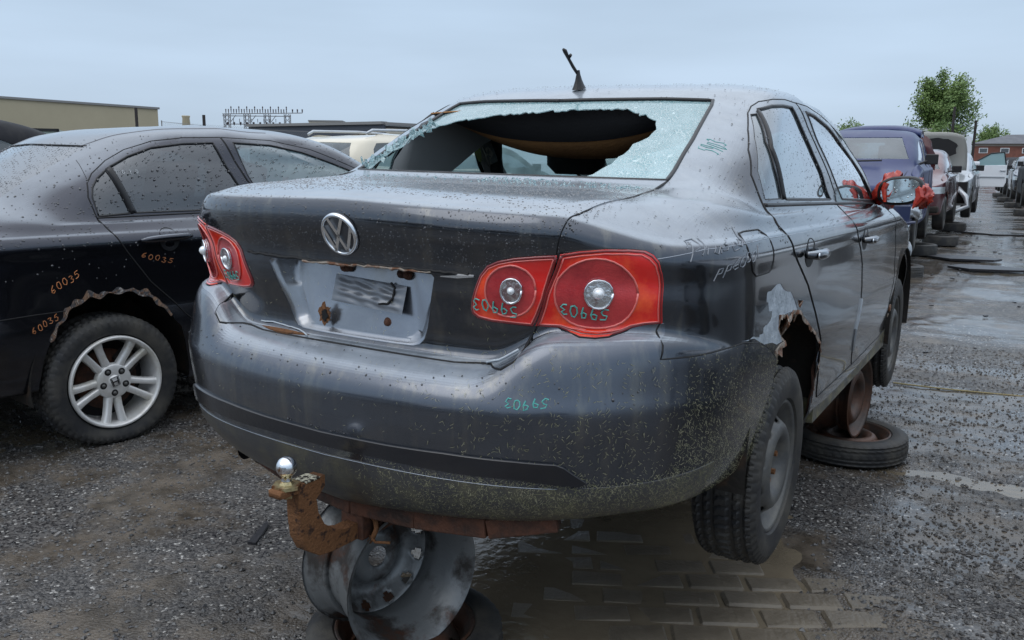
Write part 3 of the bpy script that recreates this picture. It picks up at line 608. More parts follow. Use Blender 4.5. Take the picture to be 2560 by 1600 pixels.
hgt=n.new('ShaderNodeMath'); hgt.operation='SUBTRACT'; l.new(nz(60,6),hgt.inputs[0]); l.new(mul(vo.outputs['Distance'],.8),hgt.inputs[1])
hg2=n.new('ShaderNodeMath'); hg2.operation='ADD'; l.new(hgt.outputs[0],hg2.inputs[0]); l.new(mul(big,.8),hg2.inputs[1])
bst=mul(rng(wet,0,1,1.,.10,False),rng(mask,0,1,1.,.5,False))
bp=n.new('ShaderNodeBump'); bp.inputs['Distance'].default_value=.008; l.new(bst,bp.inputs['Strength']); l.new(hg2.outputs[0],bp.inputs['Height']); l.new(bp.outputs[0],b_.inputs['Normal'])
me=bpy.data.meshes.new('ground'); me.from_pydata(GV.tolist(),[],GF.tolist()); me.materials.append(GMAT); me.shade_smooth(); ground=bpy.data.objects.new('ground',me); COL.objects.link(ground); ground['kind']='structure'
WATER=M_('muddy_water',(.34,.285,.205),.025,0,0,spec=.55,ior=1.33,bump=.30,bscale=26,col2=(.24,.20,.145),nscale=1.5,thr=(.4,.6))
t=WATER.node_tree; n=t.nodes; l=t.links; tr=n.new('ShaderNodeBsdfTransparent'); tr.inputs[0].default_value=(.62,.52,.38,1); ms=n.new('ShaderNodeMixShader'); ms.inputs[0].default_value=.6; l.new(tr.outputs[0],ms.inputs[1]); l.new(n['Principled BSDF'].outputs[0],ms.inputs[2]); gl=n.new('ShaderNodeBsdfGlossy'); gl.inputs['Roughness'].default_value=.02; fr=n.new('ShaderNodeFresnel'); fr.inputs[0].default_value=1.33; m2=n.new('ShaderNodeMixShader'); l.new(fr.outputs[0],m2.inputs[0]); l.new(ms.outputs[0],m2.inputs[1]); l.new(gl.outputs[0],m2.inputs[2]); l.new(n['Principled BSDF'].inputs['Normal'].links[0].from_socket,gl.inputs['Normal']); l.new(m2.outputs[0],n['Material Output'].inputs[0])
q=MB(); q.add([(-45,-30,-.0115),(45,-30,-.0115),(45,90,-.0115),(-45,90,-.0115)],[(0,1,2,3)]); pw=q.build('puddle_water',WATER); pw['kind']='structure'
def sm(t): t=min(1,max(0,t)); return t*t*(3-2*t)
# pavers showing through the mud beside and under the grey car
PAV=M_('wet_paver',(.115,.097,.073),.33,col2=(.17,.145,.11),nscale=6,thr=(.4,.65),bump=.35,bscale=60,rough2=.5)
pm=[]
for k in range(5):
    g=random.Random(k); b=bmesh.new(); bmesh.ops.create_cube(b,size=1)
    for v in b.verts: v.co=Vector((v.co.x*(.192+g.uniform(-.006,.006)),v.co.y*(.106+g.uniform(-.004,.004)),v.co.z*.05+g.uniform(-.002,.002)))
    bmesh.ops.bevel(b,geom=list(b.edges),offset=.009,segments=1,affect='EDGES'); m=bpy.data.meshes.new('paver'); b.to_mesh(m); b.free(); m.materials.append(PAV); pm.append(m)
g=random.Random(4); ang=R(28); npv=0
for r_ in range(-12,13):
    for c_ in range(-7,8):
        lx=c_*.206+(.103 if r_%2 else 0); ly=r_*.119; x=.42+lx*math.cos(ang)-ly*math.sin(ang); y=-.10+lx*math.sin(ang)+ly*math.cos(ang)
        if not(-.38<x<1.25 and -.95<y<.72): continue
        z=-.0385+.007*sm((x-.35)/.4)*sm((.45-y)/.3)+g.uniform(-.003,.0022)+ (.006 if x>.62 and y<.35 else 0)+.003*math.sin(x*5+y*3)
        o=bpy.data.objects.new('paver',pm[g.randrange(5)]); COL.objects.link(o); o.parent=ground; o.location=(x,y,z); o.rotation_euler=(g.uniform(-.04,.04),g.uniform(-.04,.04),ang+g.uniform(-.05,.05)+(math.pi/2 if False else 0)); npv+=1
# loose gravel : small faceted stones
def gravel(n,region,size,seed,mat,name,wfn=None):
    rs=np.random.RandomState(seed); x=rs.uniform(region[0],region[1],n);y=rs.uniform(region[2],region[3],n)
    if wfn is not None:
        k=rs.rand(n)<wfn(x,y); x,y=x[k],y[k]; n=len(x)
    h=gheight(x,y); k=(h>-.016)|(rs.rand(n)<.12); x,y,h=x[k],y[k],h[k]; n=len(x)
    s=size[0]+(size[1]-size[0])*rs.rand(n)**3.2
    base=np.array([(1,0,0),(-1,0,0),(0,1,0),(0,-1,0),(0,0,1),(0,0,-1)],float); P=base[None]*(1+rs.uniform(-.35,.35,(n,6,1)))+rs.uniform(-.25,.25,(n,6,3))
    P[:,:,2]*=.7; a=rs.rand(n)*6.28; ca,sa=np.cos(a)[:,None],np.sin(a)[:,None]; px_,py_=P[:,:,0].copy(),P[:,:,1].copy(); P[:,:,0]=px_*ca-py_*sa; P[:,:,1]=px_*sa+py_*ca
    P=P*s[:,None,None]; P[:,:,0]+=x[:,None];P[:,:,1]+=y[:,None];P[:,:,2]+=(h+s*.25)[:,None]
    f=np.array([(0,2,4),(2,1,4),(1,3,4),(3,0,4),(2,0,5),(1,2,5),(3,1,5),(0,3,5)]); F=(np.arange(n)[:,None,None]*6+f[None]).reshape(-1,3)
    o=meshobj(name,P.reshape(-1,3).tolist(),F.tolist(),mat,None,False); tag(o,{'gravel':'dark wet gravel spread over the whole yard','chippings':'pale stone chippings strewn on the bare ground','coarse_gravel':'coarse grey stones beside the right rear wheel'}[name],'gravel',kind='stuff'); return o
STONE=M_('stone_dark',(.050,.050,.053),.22,col2=(.13,.128,.125),nscale=40,thr=(.4,.6),rough2=.45)
STONEP=M_('stone_pale',(.26,.26,.26),.45,col2=(.14,.13,.12),nscale=5,thr=(.4,.6))
basin=lambda x,y:1-.93*np.exp(-(((x-.25)/.95)**4+((y+.05)/.95)**4))
gravel(75000,(-4.6,2.8,-1.7,5.2),(.002,.011),1,STONE,'gravel',basin)
gravel(11000,(-4.6,2.8,-1.7,5.2),(.0015,.006),2,STONEP,'chippings',basin)
gravel(9000,(.9,2.3,-.35,1.5),(.004,.013),3,STONE,'coarse_gravel',lambda x,y:np.exp(-(((x-1.55)/.5)**2+((y-.45)/.6)**2)))

# ---------------- the grey sedan ----------------
B=BAKED
def pr(k,axis): return [(p[AX[axis][0]],p[AX[axis][1]]) for p in B[k]]
def sym_top(half): # half outline from the centre out, top to bottom -> closed symmetric outline
    return half+[(-a,b) for a,b in half[::-1] if a>1e-6]
hero=empty('parked_sedan',(0,0,.312),0,'dark grey wrecked saloon with a broken rear window, raised on wheel rims','car'); hero.rotation_euler=(R(-.677),R(.778),R(-.187))
bm=shell(JETTA,step=.013); lay=bm.faces.layers.int.new('p'); bm.faces.index_update()
skin=Skin(bm)
PID=dict(bumper=1,boot_lid=2,glass=3,hole=4,lo=5,li=6,rdoor=7,fdoor=8,rg=9,fg=10,qg=11,arch=12,shield=13,strip=14,recess=15,co=16,ci=17,cow=18,ciw=19,bare=20,fuel=21,lowb=22,hood=23)
rear=lambda C:(C[:,1]<-.5); side=lambda C:np.abs(C[:,0])>.5; sideR=lambda C:C[:,0]>.5
rearR=lambda C:(C[:,1]<-.5)&(C[:,0]>0); rearL=lambda C:(C[:,1]<-.5)&(C[:,0]<0)
glass_half=[(0,1.351),(.116,1.354),(.358,1.358),(.507,1.355),(.517,1.335),(.546,1.218),(.561,1.124),(.564,1.094),(.37,1.094),(.11,1.094),(0,1.094)]
lid_half=[(0,1.094),(.11,1.094),(.37,1.094),(.566,1.092),(.573,1.069),(.594,1.058),(.590,1.029),(.583,1.014),(.565,.935),(.549,.87),(.530,.81),(.509,.766),(.497,.739),(.499,.712),(.490,.689),(.463,.669),(.319,.660),(0,.660)]
bump_half=[(0,.656),(.319,.656),(.466,.665),(.495,.687),(.503,.712),(.501,.740),(.513,.762),(.56,.762),(.582,.753),(.613,.744),(.644,.742),(.668,.746),(.687,.755),(.704,.767),(.728,.774),(.757,.776),(.763,.723),(.769,.695),(1.0,.697),(1.0,.0),(0,.0)]
lamp_o=pr('lamp_outer','r'); lamp_i=pr('lamp_inner','r')
cut(bm,lay,bump_half+[(-a,b) for a,b in bump_half[::-1] if a>1e-6],'r',PID['bumper'],lambda C:(C[:,1]<-.2)&(np.abs(C[:,0])<.80))
cut(bm,lay,[(-1.2,.702),(-.86,.700),(-.758,.698),(-.527,.698),(-.385,.674),(-.300,.645),(-.219,.602),(-.25,.5),(-.31,.40),(-.40,.20),(-1.3,.20)],'s',PID['bumper'],lambda C:(C[:,1]<-.1)&(np.abs(C[:,0])>=.765))
cut(bm,lay,sym_top(lid_half),'r',PID['boot_lid'],lambda C:C[:,1]<-.3)
gl=sym_top(glass_half)
cut(bm,lay,gl,'r',PID['glass'],lambda C:(C[:,1]<.45)&(C[:,2]>1.08))
hole=[p for p in pr('hole','r')]
hole=[(-.535,1.096)]+hole+[(.20,1.093)]
jag=[]; rg=random.Random(3)
for i,(p,q) in enumerate(zip(hole,hole[1:]+hole[:1])):
    jag.append(p); L_=math.hypot(q[0]-p[0],q[1]-p[1]); k=int(L_/.012) if i<len(hole)-1 else 1
    for j in range(1,k): jag.append((p[0]+(q[0]-p[0])*j/k+rg.uniform(-.005,.005),p[1]+(q[1]-p[1])*j/k+rg.uniform(-.004,.004)))
cut(bm,lay,jag,'r',PID['hole'],lambda C:(C[:,1]<.45),only=(PID['glass'],))
cut(bm,lay,lamp_o,'r',PID['lo'],rearR); cut(bm,lay,mir(lamp_o),'r',PID['lo'],rearL)
cut(bm,lay,lamp_i,'r',PID['li'],rearR); cut(bm,lay,mir(lamp_i),'r',PID['li'],rearL)
for k,key in (('co','circ_outer'),('ci','circ_inner'),('cow','circ_outer_w'),('ciw','circ_inner_w')):
    cut(bm,lay,pr(key,'r'),'r',PID[k],rearR,h=.02); cut(bm,lay,mir(pr(key,'r')),'r',PID[k],rearL,h=.02)
strip=[(0,.424),(.2,.426),(.358,.424),(.516,.426),(.640,.412),(.655,.420),(.615,.459),(.600,.466),(.516,.469),(.358,.469),(.2,.463),(0,.459)]
cut(bm,lay,strip[:]+[(-a,b) for a,b in strip[::-1] if a>0],'r',PID['strip'],rear,h=.02)
cut(bm,lay,[(-.9,.405),(-.62,.405),(0,.40),(.62,.405),(.9,.405),(.9,.1),(-.9,.1)],'r',PID['lowb'],lambda C:(C[:,1]<-.62),only=(PID['bumper'],))
rear_door=[(-.13,.955),(-.122,.993),(-.110,1.035),(-.088,1.116),(-.013,1.19),(.082,1.255),(.178,1.312),(.232,1.337),(.291,1.356),(.39,1.371),(.537,1.381),(.658,1.378),(.675,1.34),(.69,1.296),(.758,1.209),(.83,1.134),(.925,1.05),(.90,.973),(.884,.939),(.925,.892),(1.015,.839),(1.081,.77),(1.112,.674),(1.10,.58),(1.06,.48),(1.112,.387),(1.164,.327),(.482,.335),(.384,.485),(.359,.564),(.249,.674),(.12,.779),(-.0,.850),(-.09,.90)]
front_door=[(.663,1.379),(.81,1.377),(1.029,1.36),(1.188,1.322),(1.42,1.27),(1.66,1.19),(1.93,1.09),(1.99,1.04),(2.02,.97),(2.10,.85),(2.14,.78),(2.17,.62),(2.10,.50),(2.15,.327),(1.17,.327),(1.118,.387),(1.066,.48),(1.106,.58),(1.118,.674),(1.087,.77),(1.021,.839),(.931,.892),(.890,.939),(.906,.973),(.931,1.05),(.836,1.134),(.764,1.209),(.696,1.296),(.681,1.34)]
cut(bm,lay,rear_door,'s',PID['rdoor'],side); cut(bm,lay,front_door,'s',PID['fdoor'],side)
quarter=[(-.075,1.045),(-.045,1.13),(.065,1.23),(.178,1.308),(.205,1.312),(.105,1.22),(.080,1.14),(.085,1.045)]
rglass=[(.235,1.328),(.331,1.346),(.443,1.355),(.557,1.357),(.59,1.29),(.66,1.19),(.745,1.105),(.83,1.028),(.125,1.043),(.118,1.194)]
fglass=[(.742,1.352),(.868,1.345),(1.05,1.315),(1.286,1.262),(1.492,1.190),(1.66,1.125),(1.80,1.062),(1.90,1.003),(1.05,1.026),(.92,1.12),(.80,1.24)]
for nm,pg in (('qg',quarter),('rg',rglass),('fg',fglass)): cut(bm,lay,pg,'s',PID[nm],side,h=.02)
sh=[(0,1.40),(.45,1.385),(.56,1.36),(.66,1.20),(.735,1.03),(.74,.99),(0,.985)]
cut(bm,lay,sh+[(-a,b) for a,b in sh[::-1] if a>0],'r',PID['shield'],lambda C:C[:,1]>1.15)
tear=[(-.215,.600),(-.238,.629),(-.19,.640),(-.137,.643),(-.175,.66),(-.205,.686),(-.209,.728),(-.15,.722),(-.099,.707),(-.05,.722),(.027,.712),(.118,.668),(.20,.632),(.279,.599),(.345,.56),(.392,.519),(.385,.47),(.40,.418),(.40,.38)]
arch=tear+[(.40,.1),(-.42,.1),(-.40,.20),(-.31,.40),(-.25,.5)]
cut(bm,lay,arch,'s',PID['arch'],sideR,h=.02)
arc=[(.03+.36*math.cos(a),.33+.36*math.sin(a)) for a in np.linspace(0,math.pi,22)]+[(-.33,.1),(.39,.1)]
cut(bm,lay,arc,'s',PID['arch'],lambda C:C[:,0]<-.5)
arcf=[(2.578+.01+.365*math.cos(a),.33+.365*math.sin(a)) for a in np.linspace(0,math.pi,22)]+[(2.22,.1),(2.95,.1)]
cut(bm,lay,arcf,'s',PID['arch'],side)
bare=[(b[1],b[2]) for b in B['bare']]
rb=random.Random(9); bj=[]
for p,q in zip(bare,bare[1:]+bare[:1]):
    bj.append(p)
    for j in (1,2): bj.append((p[0]+(q[0]-p[0])*j/3+rb.uniform(-.012,.012),p[1]+(q[1]-p[1])*j/3+rb.uniform(-.010,.010)))
cut(bm,lay,bj,'s',PID['bare'],lambda C:(C[:,0]>.5)&(C[:,1]<.1),h=.02,only=(0,))
fuel=[(-.515,.955),(-.49,.970),(-.45,.973),(-.335,.973),(-.315,.958),(-.308,.889),(-.318,.868),(-.34,.862),(-.455,.862),(-.487,.878),(-.515,.92)]
cut(bm,lay,fuel,'s',PID['fuel'],sideR,h=.02)
cut(bm,lay,[(-2,2.36),(2,2.36),(2,4),(-2,4)],'t',PID['hood'],lambda C:(C[:,1]>2.3)&(C[:,2]>.78)&(np.abs(C[:,0])<.70),only=(0,))
# dent of the boot recess: push the number plate pocket in, before the parts are taken out
def sm(t): t=min(1,max(0,t)); return t*t*(3-2*t)
bm.normal_update()
pocket=[(0,.8715),(.13,.8715),(.262,.868),(.270,.860),(.262,.83),(.247,.785),(.230,.735),(.216,.700),(.203,.686),(.185,.680),(.13,.678),(0,.677)]
pk=pocket+[(-a,b) for a,b in pocket[::-1] if a>1e-6]
cut(bm,lay,pk,'r',PID['recess'],rear,h=.02,only=(PID['boot_lid'],))
PP,PN=skin.line(pk,'r',1,.008,True); PP=PP[:-1]; V=[];F=[]; np_=len(PP); pc=Vector((0,0,.775))
for k,(sh_,dp) in enumerate(((0,-.003),(.10,.03),(.30,.30),(.62,.78),(.90,.97),(1,1))):
    for q_ in PP:
        z=q_.z; lx=min(1,max(0,(z-.68)/.19)); w_in=.036 if abs(q_.x)>.17 and z<.868 else .012
        dx=pc.x-q_.x; dz=pc.z-z; L_=math.hypot(dx,dz); 
        ix=q_.x-math.copysign(min(w_in,abs(q_.x)),q_.x)*sh_ if abs(q_.x)>.17 else q_.x
        iz=z+(-.008 if z>.80 and abs(q_.x)<.262 else (.016 if z<.70 else 0))*sh_
        V.append((ix,q_.y+(.012+.058*lx)*dp,iz))
for r_ in range(5):
    for k in range(np_): F.append((r_*np_+k,r_*np_+(k+1)%np_,(r_+1)*np_+(k+1)%np_,(r_+1)*np_+k))
F.append(tuple(range(5*np_,6*np_)))
PLATEMAT=M_('sky_pale_boot_paint',(.24,.26,.30),.26,.85,.6,coat_r=.15,dirt=((.22,.19,.14),5,(1,1,.35),(.50,.72),.55),col2=(.30,.32,.35),nscale=7,thr=(.4,.65))  # boot paint lightened for the sky the recess reflects, with dirt on top
po=meshobj('plate_recess',V,F,PLATEMAT,hero,label='number plate recess with sky brightness in its colour'); po.data.set_sharp_from_angle(angle=R(50))
bm.normal_update()
parts={}
def px(name,key,mat,**k):
    o=extract(bm,lay,PID[key] if key else 0,name,mat,hero,**k); parts[name]=o; return o
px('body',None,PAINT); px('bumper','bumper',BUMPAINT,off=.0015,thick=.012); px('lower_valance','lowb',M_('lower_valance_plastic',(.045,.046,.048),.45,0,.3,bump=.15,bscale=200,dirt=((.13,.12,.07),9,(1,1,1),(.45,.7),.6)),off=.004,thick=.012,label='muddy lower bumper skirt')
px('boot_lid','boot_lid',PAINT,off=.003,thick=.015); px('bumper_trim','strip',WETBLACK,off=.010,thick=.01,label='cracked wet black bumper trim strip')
px('rear_window','glass',CRAZED,off=-.004,thick=.004,label='crazed remains of the rear window')
for s,nm in ((1,'r'),(-1,'l')):
    kp=(lambda c:c.x>0) if s>0 else (lambda c:c.x<0)
    for key in ('lo','li'):
        lamp=extract(bm,lay,PID[key],'tail_light',LAMPRED,hero,off=.006,thick=.02,keep=kp)
        cb='co' if key=='lo' else 'ci'
        out_=lamp_o if key=='lo' else lamp_i; cx_=sum(a for a,b in out_)/len(out_); cz_=sum(b for a,b in out_)/len(out_)
        q=MB(); skin.seam(q,[((cx_+(a-cx_)*.93)*s,cz_+(b-cz_)*.92) for a,b in out_],'r',1,.0018,.0068,True,.01); q.build('lamp_border',LAMPRIM,lamp,True)
        q=MB(); skin.seam(q,[((cx_+(a-cx_)*.975)*s,cz_+(b-cz_)*.97) for a,b in out_],'r',1,.0045,.0035,True,.01); q.build('lamp_edge',M_('lamp_edge_red',(.20,.008,.010),.2,0,1) if 'lamp_edge_red' not in MATS else MATS['lamp_edge_red'],lamp,True)
        extract(bm,lay,PID[cb],'lamp_bowl',LAMPDARK,lamp,off=.008,thick=.004,keep=kp); extract(bm,lay,PID[cb+'w'],'lamp_centre',LAMPCLEAR,lamp,off=.012,thick=.006,keep=kp)
        ws=pr(cb.replace('co','circ_outer_w').replace('ci','circ_inner_w'),'r') if False else pr('circ_outer_w' if key=='lo' else 'circ_inner_w','r'); hc=skin.hit(s*sum(a for a,b in ws)/len(ws),sum(b for a,b in ws)/len(ws),'r')
        q=MB(); rb_=.014 if key=='lo' else .009; q.lathe([(0,rb_),(rb_*.5,rb_*.85),(rb_*.85,rb_*.5),(rb_,.0001)],16,axis='z'); o=q.build('bulb',M_('bulb_white',(.85,.88,.9),.08,.2,1) if 'bulb_white' not in MATS else MATS['bulb_white'],lamp,True); o.matrix_basis=Matrix.Translation(hc[0]+hc[1]*.013)@hc[1].to_track_quat('Z','Y').to_matrix().to_4x4()
        q=MB(); skin.seam(q,[(a*s,b) for a,b in pr('circ_outer' if key=='lo' else 'circ_inner','r')],'r',1,.0026,.0085,True,.01); q.build('lamp_ring',LAMPRIM,lamp,True)
        q=MB(); skin.seam(q,[(a*s,b) for a,b in pr('circ_outer_w' if key=='lo' else 'circ_inner_w','r')],'r',1,.003,.013,True,.008); q.build('lamp_ring',CHROME,lamp,True)
    for key,nm2 in (('rdoor','rear_door'),('fdoor','front_door')):
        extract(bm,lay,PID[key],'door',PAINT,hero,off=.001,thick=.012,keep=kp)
    for key in ('qg','rg','fg'): extract(bm,lay,PID[key],'side_window',FOGGLASS if s>0 else BODYGLASS,hero,off=-.004,thick=.003,keep=kp)
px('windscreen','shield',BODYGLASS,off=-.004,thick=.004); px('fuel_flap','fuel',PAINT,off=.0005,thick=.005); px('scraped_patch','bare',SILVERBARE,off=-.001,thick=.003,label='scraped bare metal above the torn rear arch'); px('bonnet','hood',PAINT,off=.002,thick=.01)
# panel gaps
q=MB()
for s in (1,-1):
    f=lambda P:[(a*s,b) for a,b in P]
    skin.seam(q,f(lid_half[3:]),'r',1,.0036,-.001)
    skin.seam(q,f(lamp_o),'r',1,.0034,.0,True); skin.seam(q,f(lamp_i),'r',1,.0034,.0,True)
    skin.seam(q,[(-.817,.775),(-.852,.70),(-.758,.698),(-.527,.698),(-.385,.674),(-.300,.645),(-.219,.602)],'s',s,.0026,0)
    skin.seam(q,rear_door,'s',s,.0030,0,True); skin.seam(q,front_door,'s',s,.0030,0,True)
    skin.seam(q,fuel,'s',s,.0028,0,True)
skin.seam(q,lid_half[-4:][::1]+[(-a,b) for a,b in lid_half[-4:][::-1]],'r',1,.006,-.003)
skin.seam(q,sym_top(lid_half[:4]),'r',1,.004,-.001)
q.build('panel_gap',SEAM,hero,True)
q=MB()
for s in (1,-1):
    for pg in (rglass,fglass): skin.seam(q,pg,'s',s,.0062,-.002,True)
    skin.seam(q,quarter,'s',s,.003,-.001,True)
    skin.seam(q,[(.222,1.320),(.112,1.20),(.103,1.043)],'s',s,.009,.000)
    skin.seam(q,[(-.10,1.030),(.4,1.022),(.83,1.014),(1.9,.992)],'s',s,.007,.0)
skin.seam(q,gl,'r',1,.0075,-.001,True)
q.build('window_seal',M_('seal_black',(.012,.012,.014),.35),hero,True)
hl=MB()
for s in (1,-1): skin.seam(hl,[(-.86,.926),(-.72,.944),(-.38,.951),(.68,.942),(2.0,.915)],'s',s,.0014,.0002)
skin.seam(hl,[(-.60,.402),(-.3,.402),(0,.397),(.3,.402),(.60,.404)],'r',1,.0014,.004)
hl.build('crease_highlight',M_('edge_highlight_paint',(.28,.31,.36),.25,.6,1),hero,True)  # pale tubes paint the light caught along the creases
# ---- boot details
def disc_on(name,a,b,rad,mat,parent,th=.006,n=40):
    h=skin.hit(a,b,'r'); q=MB(); q.lathe([(0,.0001),(0,rad*.92),(-.0,rad),(th*.6,rad),(th,rad*.94),(th,.0001)],n,axis='z')
    o=q.build(name,mat,parent,True); p,nn=h; o.matrix_basis=Matrix.Translation(p)@nn.to_track_quat('Z','Y').to_matrix().to_4x4(); return o
em=disc_on('badge',.008,.949,.056,M_('badge_black',(.03,.033,.04),.3,0,.6),hero,.008)
def ribbon2(pts,w,z0=.008,z1=.013):
    q=MB()
    for (a,b),(c,d) in zip(pts,pts[1:]):
        dx,dy=c-a,d-b;L_=math.hypot(dx,dy); nx,ny=-dy/L_*w/2,dx/L_*w/2; ex,ey=dx/L_*w*.25,dy/L_*w*.25
        P=[(a+nx-ex,b+ny-ey),(a-nx-ex,b-ny-ey),(c-nx+ex,d-ny+ey),(c+nx+ex,d+ny+ey)]
        q.add([(x,y,z0) for x,y in P]+[(x,y,z1) for x,y in P],[(4,5,6,7),(0,1,5,4),(1,2,6,5),(2,3,7,6),(3,0,4,7)])
    return q
rg_=MB(); rg_.lathe([(.006,.046),(.012,.047),(.014,.050),(.012,.0545),(.006,.056)],48,axis='z'); rg_.build('badge_ring',CHROME,em,True)
v=.052
ribbon2([(-.44*v,.84*v),(0,.02*v),(.44*v,.84*v)],.0085).build('badge_letter',CHROME,em)
ribbon2([(-.86*v,.36*v),(-.36*v,-.80*v),(0,-.06*v),(.36*v,-.80*v),(.86*v,.36*v)],.0085).build('badge_letter',CHROME,em)
em.rotation_mode='XYZ'
# to_track_quat('Z','Y') keeps local Y up in the rear plane
for (a,b,r_) in ((-.06,.853,.008),(-.043,.853,.007),(.125,.851,.007),(.145,.850,.008),(.087,.724,.009)):
    h=skin.hit(a,b,'r'); q=MB(); c=h[0]+Vector((0,.060 if b>.84 else .022,0)); q.lathe([(c.y-.006,r_),(c.y-.010,r_*.6),(c.y-.010,.0001)],10,axis='y',c=(c.x,0,c.z)); q.lathe([(c.y+.004,r_*1.7),(c.y-.002,r_*1.5),(c.y-.004,r_*.9)],12,axis='y',c=(c.x,0,c.z)); q.build('plate_bolt',DARKRUST,hero,True)
def flat_blob(name,cx,cz,rx,rz,y,mat,seed,parent=hero,th=.002,n=26,jit=.35):
    g=random.Random(seed); P=[(cx+rx*math.cos(t)*(1+g.uniform(-jit,jit)),cz+rz*math.sin(t)*(1+g.uniform(-jit,jit))) for t in np.linspace(0,2*math.pi,n,endpoint=False)]
    V=[(cx,y,cz)]+[(a,y,b) for a,b in P]+[(a,y+th,b) for a,b in P]; F=[(0,1+i,1+(i+1)%n) for i in range(n)]+[(1+i,1+n+i,1+n+(i+1)%n,1+(i+1)%n) for i in range(n)]
    F=[f[::-1] for f in F]; return meshobj(name,V,F,mat,parent,False)
flat_blob('rust_hole',-.100,.728,.021,.026,-1.010,RUST,4)
flat_blob('rust_hole',-.100,.726,.010,.014,-1.013,SEAM,6)
# torn plate-light bar along the crease
g=random.Random(2); q=MB(); P=[];N_=[]
for a in np.linspace(-.36,.36,60):
    h=skin.hit(a,.874+.002*math.sin(a*9),'r')
    if h:P.append(h[0]+Vector((0,-.003,g.uniform(-.002,.002))))
q.tube(P,[.003+.002*g.random() for _ in P],5); q.build('torn_trim',SEAM,hero)
q=MB(); P=[p+Vector((0,-.003,-.004)) for p in P[18:52]]; q.tube(P,[.0015+.0035*g.random() for _ in P],5); q.build('rusty_edge',FLAKE,hero)
q=MB(); P=[]
for a in np.linspace(-.34,-.15,16):
    h=skin.hit(a,.668-.004*math.sin((a+.34)*16),'r'); P.append(h[0]+Vector((0,-.004,0)))
q.tube(P,[.001+.009*math.sin(math.pi*i/15) for i in range(16)],6); q.build('rusty_edge',RUST,hero)
PEEL=M_('peeled_paint_edge',(.5,.55,.6),.4); q=MB(); skin.seam(q,[(-.35,.676),(-.30,.681),(-.25,.678),(-.19,.672),(-.15,.661)],'r',1,.0022,.006); q.build('peeled_paint',PEEL,hero,True); q=MB(); skin.seam(q,[(.40,.664),(.44,.676),(.485,.705)],'r',1,.003,.006); q.build('peeled_paint',PEEL,hero,True)
# crumpled dent in the plate pocket
g=random.Random(12); nx,nz=40,18; V=[];F=[]
for j in range(nz):
    for i in range(nx):
        a=-.088+.235*i/(nx-1); b=.765+.068*j/(nz-1)-.012*i/nx; ed=min(i,nx-1-i,j*1.6,(nz-1-j)*1.6)/5; ed=min(1,ed)
        hh=ed*(.0022*math.sin(i*.62+j*.5+2.2*math.sin(j*.45))*math.exp(-((i-22)/15)**2)+.0022*math.sin(j*1.1+i*.12))
        V.append((a,-1.030+.012+.058*(b-.68)/.19-.007-.002*ed-hh,b))
for j in range(nz-1):
    for i in range(nx-1): F.append((j*nx+i,j*nx+i+1,(j+1)*nx+i+1,(j+1)*nx+i))
meshobj('crumpled_plate_backing',V,F,M_('dented_bare_metal',(.17,.185,.21),.38,.45,.4),hero)
q=MB(); q.tube([(.098,-.984,.826),(.112,-.987,.815),(.112,-.994,.79),(.098,-.999,.774),(.072,-1.0,.772)],.0035,5); q.build('torn_slit',SEAM,hero)
# boot corner gap shadow handled by seams ; fold of torn lip near inner lamp
q=MB(); q.tube([(.375,-1.028,.872),(.335,-1.036,.869),(.29,-1.041,.866)],[.003,.006,.002],5); q.tube([(.372,-1.022,.858),(.33,-1.028,.862)],[.004,.002],5); q.build('torn_trim',CHROME,hero)
# ---- handles
for s in (1,-1):
    for (y0,zc) in ((.03,.882),(1.03,.868)):
        h=skin.hit(y0+.10,zc,'s',s); cup=MB()
        P=[(y0+.085+.062*math.cos(a),zc+.046*math.sin(a)) for a in np.linspace(0,2*math.pi,20,endpoint=False)]
        hits=[skin.hit(a,b,'s',s) for a,b in P]; c0=skin.hit(y0+.085,zc,'s',s)
        V=[tuple(c0[0]+c0[1]*.001)]+[tuple(p+n*.002) for p,n in hits]; meshobj('handle_cup',V,[(0,1+i,1+(i+1)%20) for i in range(20)],M_('cup',(.006,.006,.008),.5) if 'cup' not in MATS else MATS['cup'],hero)
        o=MB(); P=[]
        for t in np.linspace(0,1,9):
            hh=skin.hit(y0+.215*t-.0,zc-.004*t,'s',s); P.append(hh[0]+hh[1]*(.010+.026*math.sin(math.pi*min(1,max(0,t)))**.5))
        o.tube(P,[.010,.014,.016,.0165,.0165,.016,.016,.015,.010],10)
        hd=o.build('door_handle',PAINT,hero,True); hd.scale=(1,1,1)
        k=MB(); pp=P[1]+Vector((s*.015,0,0)); k.lathe([(0,.009),(.003,.008),(.003,.0001)],12,axis='x',c=tuple(pp)); k.build('key_cap',CHROME,hd,True)
# ---- aerial
q=MB(); q.lathe([(0,.030),(.012,.023),(.03,.015),(.05,.009),(.065,.007)],16,axis='z'); ab=q.build('aerial_base',BLACK,hero,True); ab.location=(.005,.20,1.402); ab.rotation_euler=(R(12),0,0); ab.scale=(.75,1.2,1)
q=MB(); q.tube([(.003,.185,1.455),(-.004,.165,1.475),(-.010,.14,1.50),(-.016,.12,1.525),(-.018,.11,1.53)],[.0055,.006,.0055,.008,.0045],8); q.tube([(-.010,.14,1.50),(0,.135,1.513),(.004,.13,1.508)],[.004,.006,.002],6); q.build('aerial_stub',BLACK,hero,True)
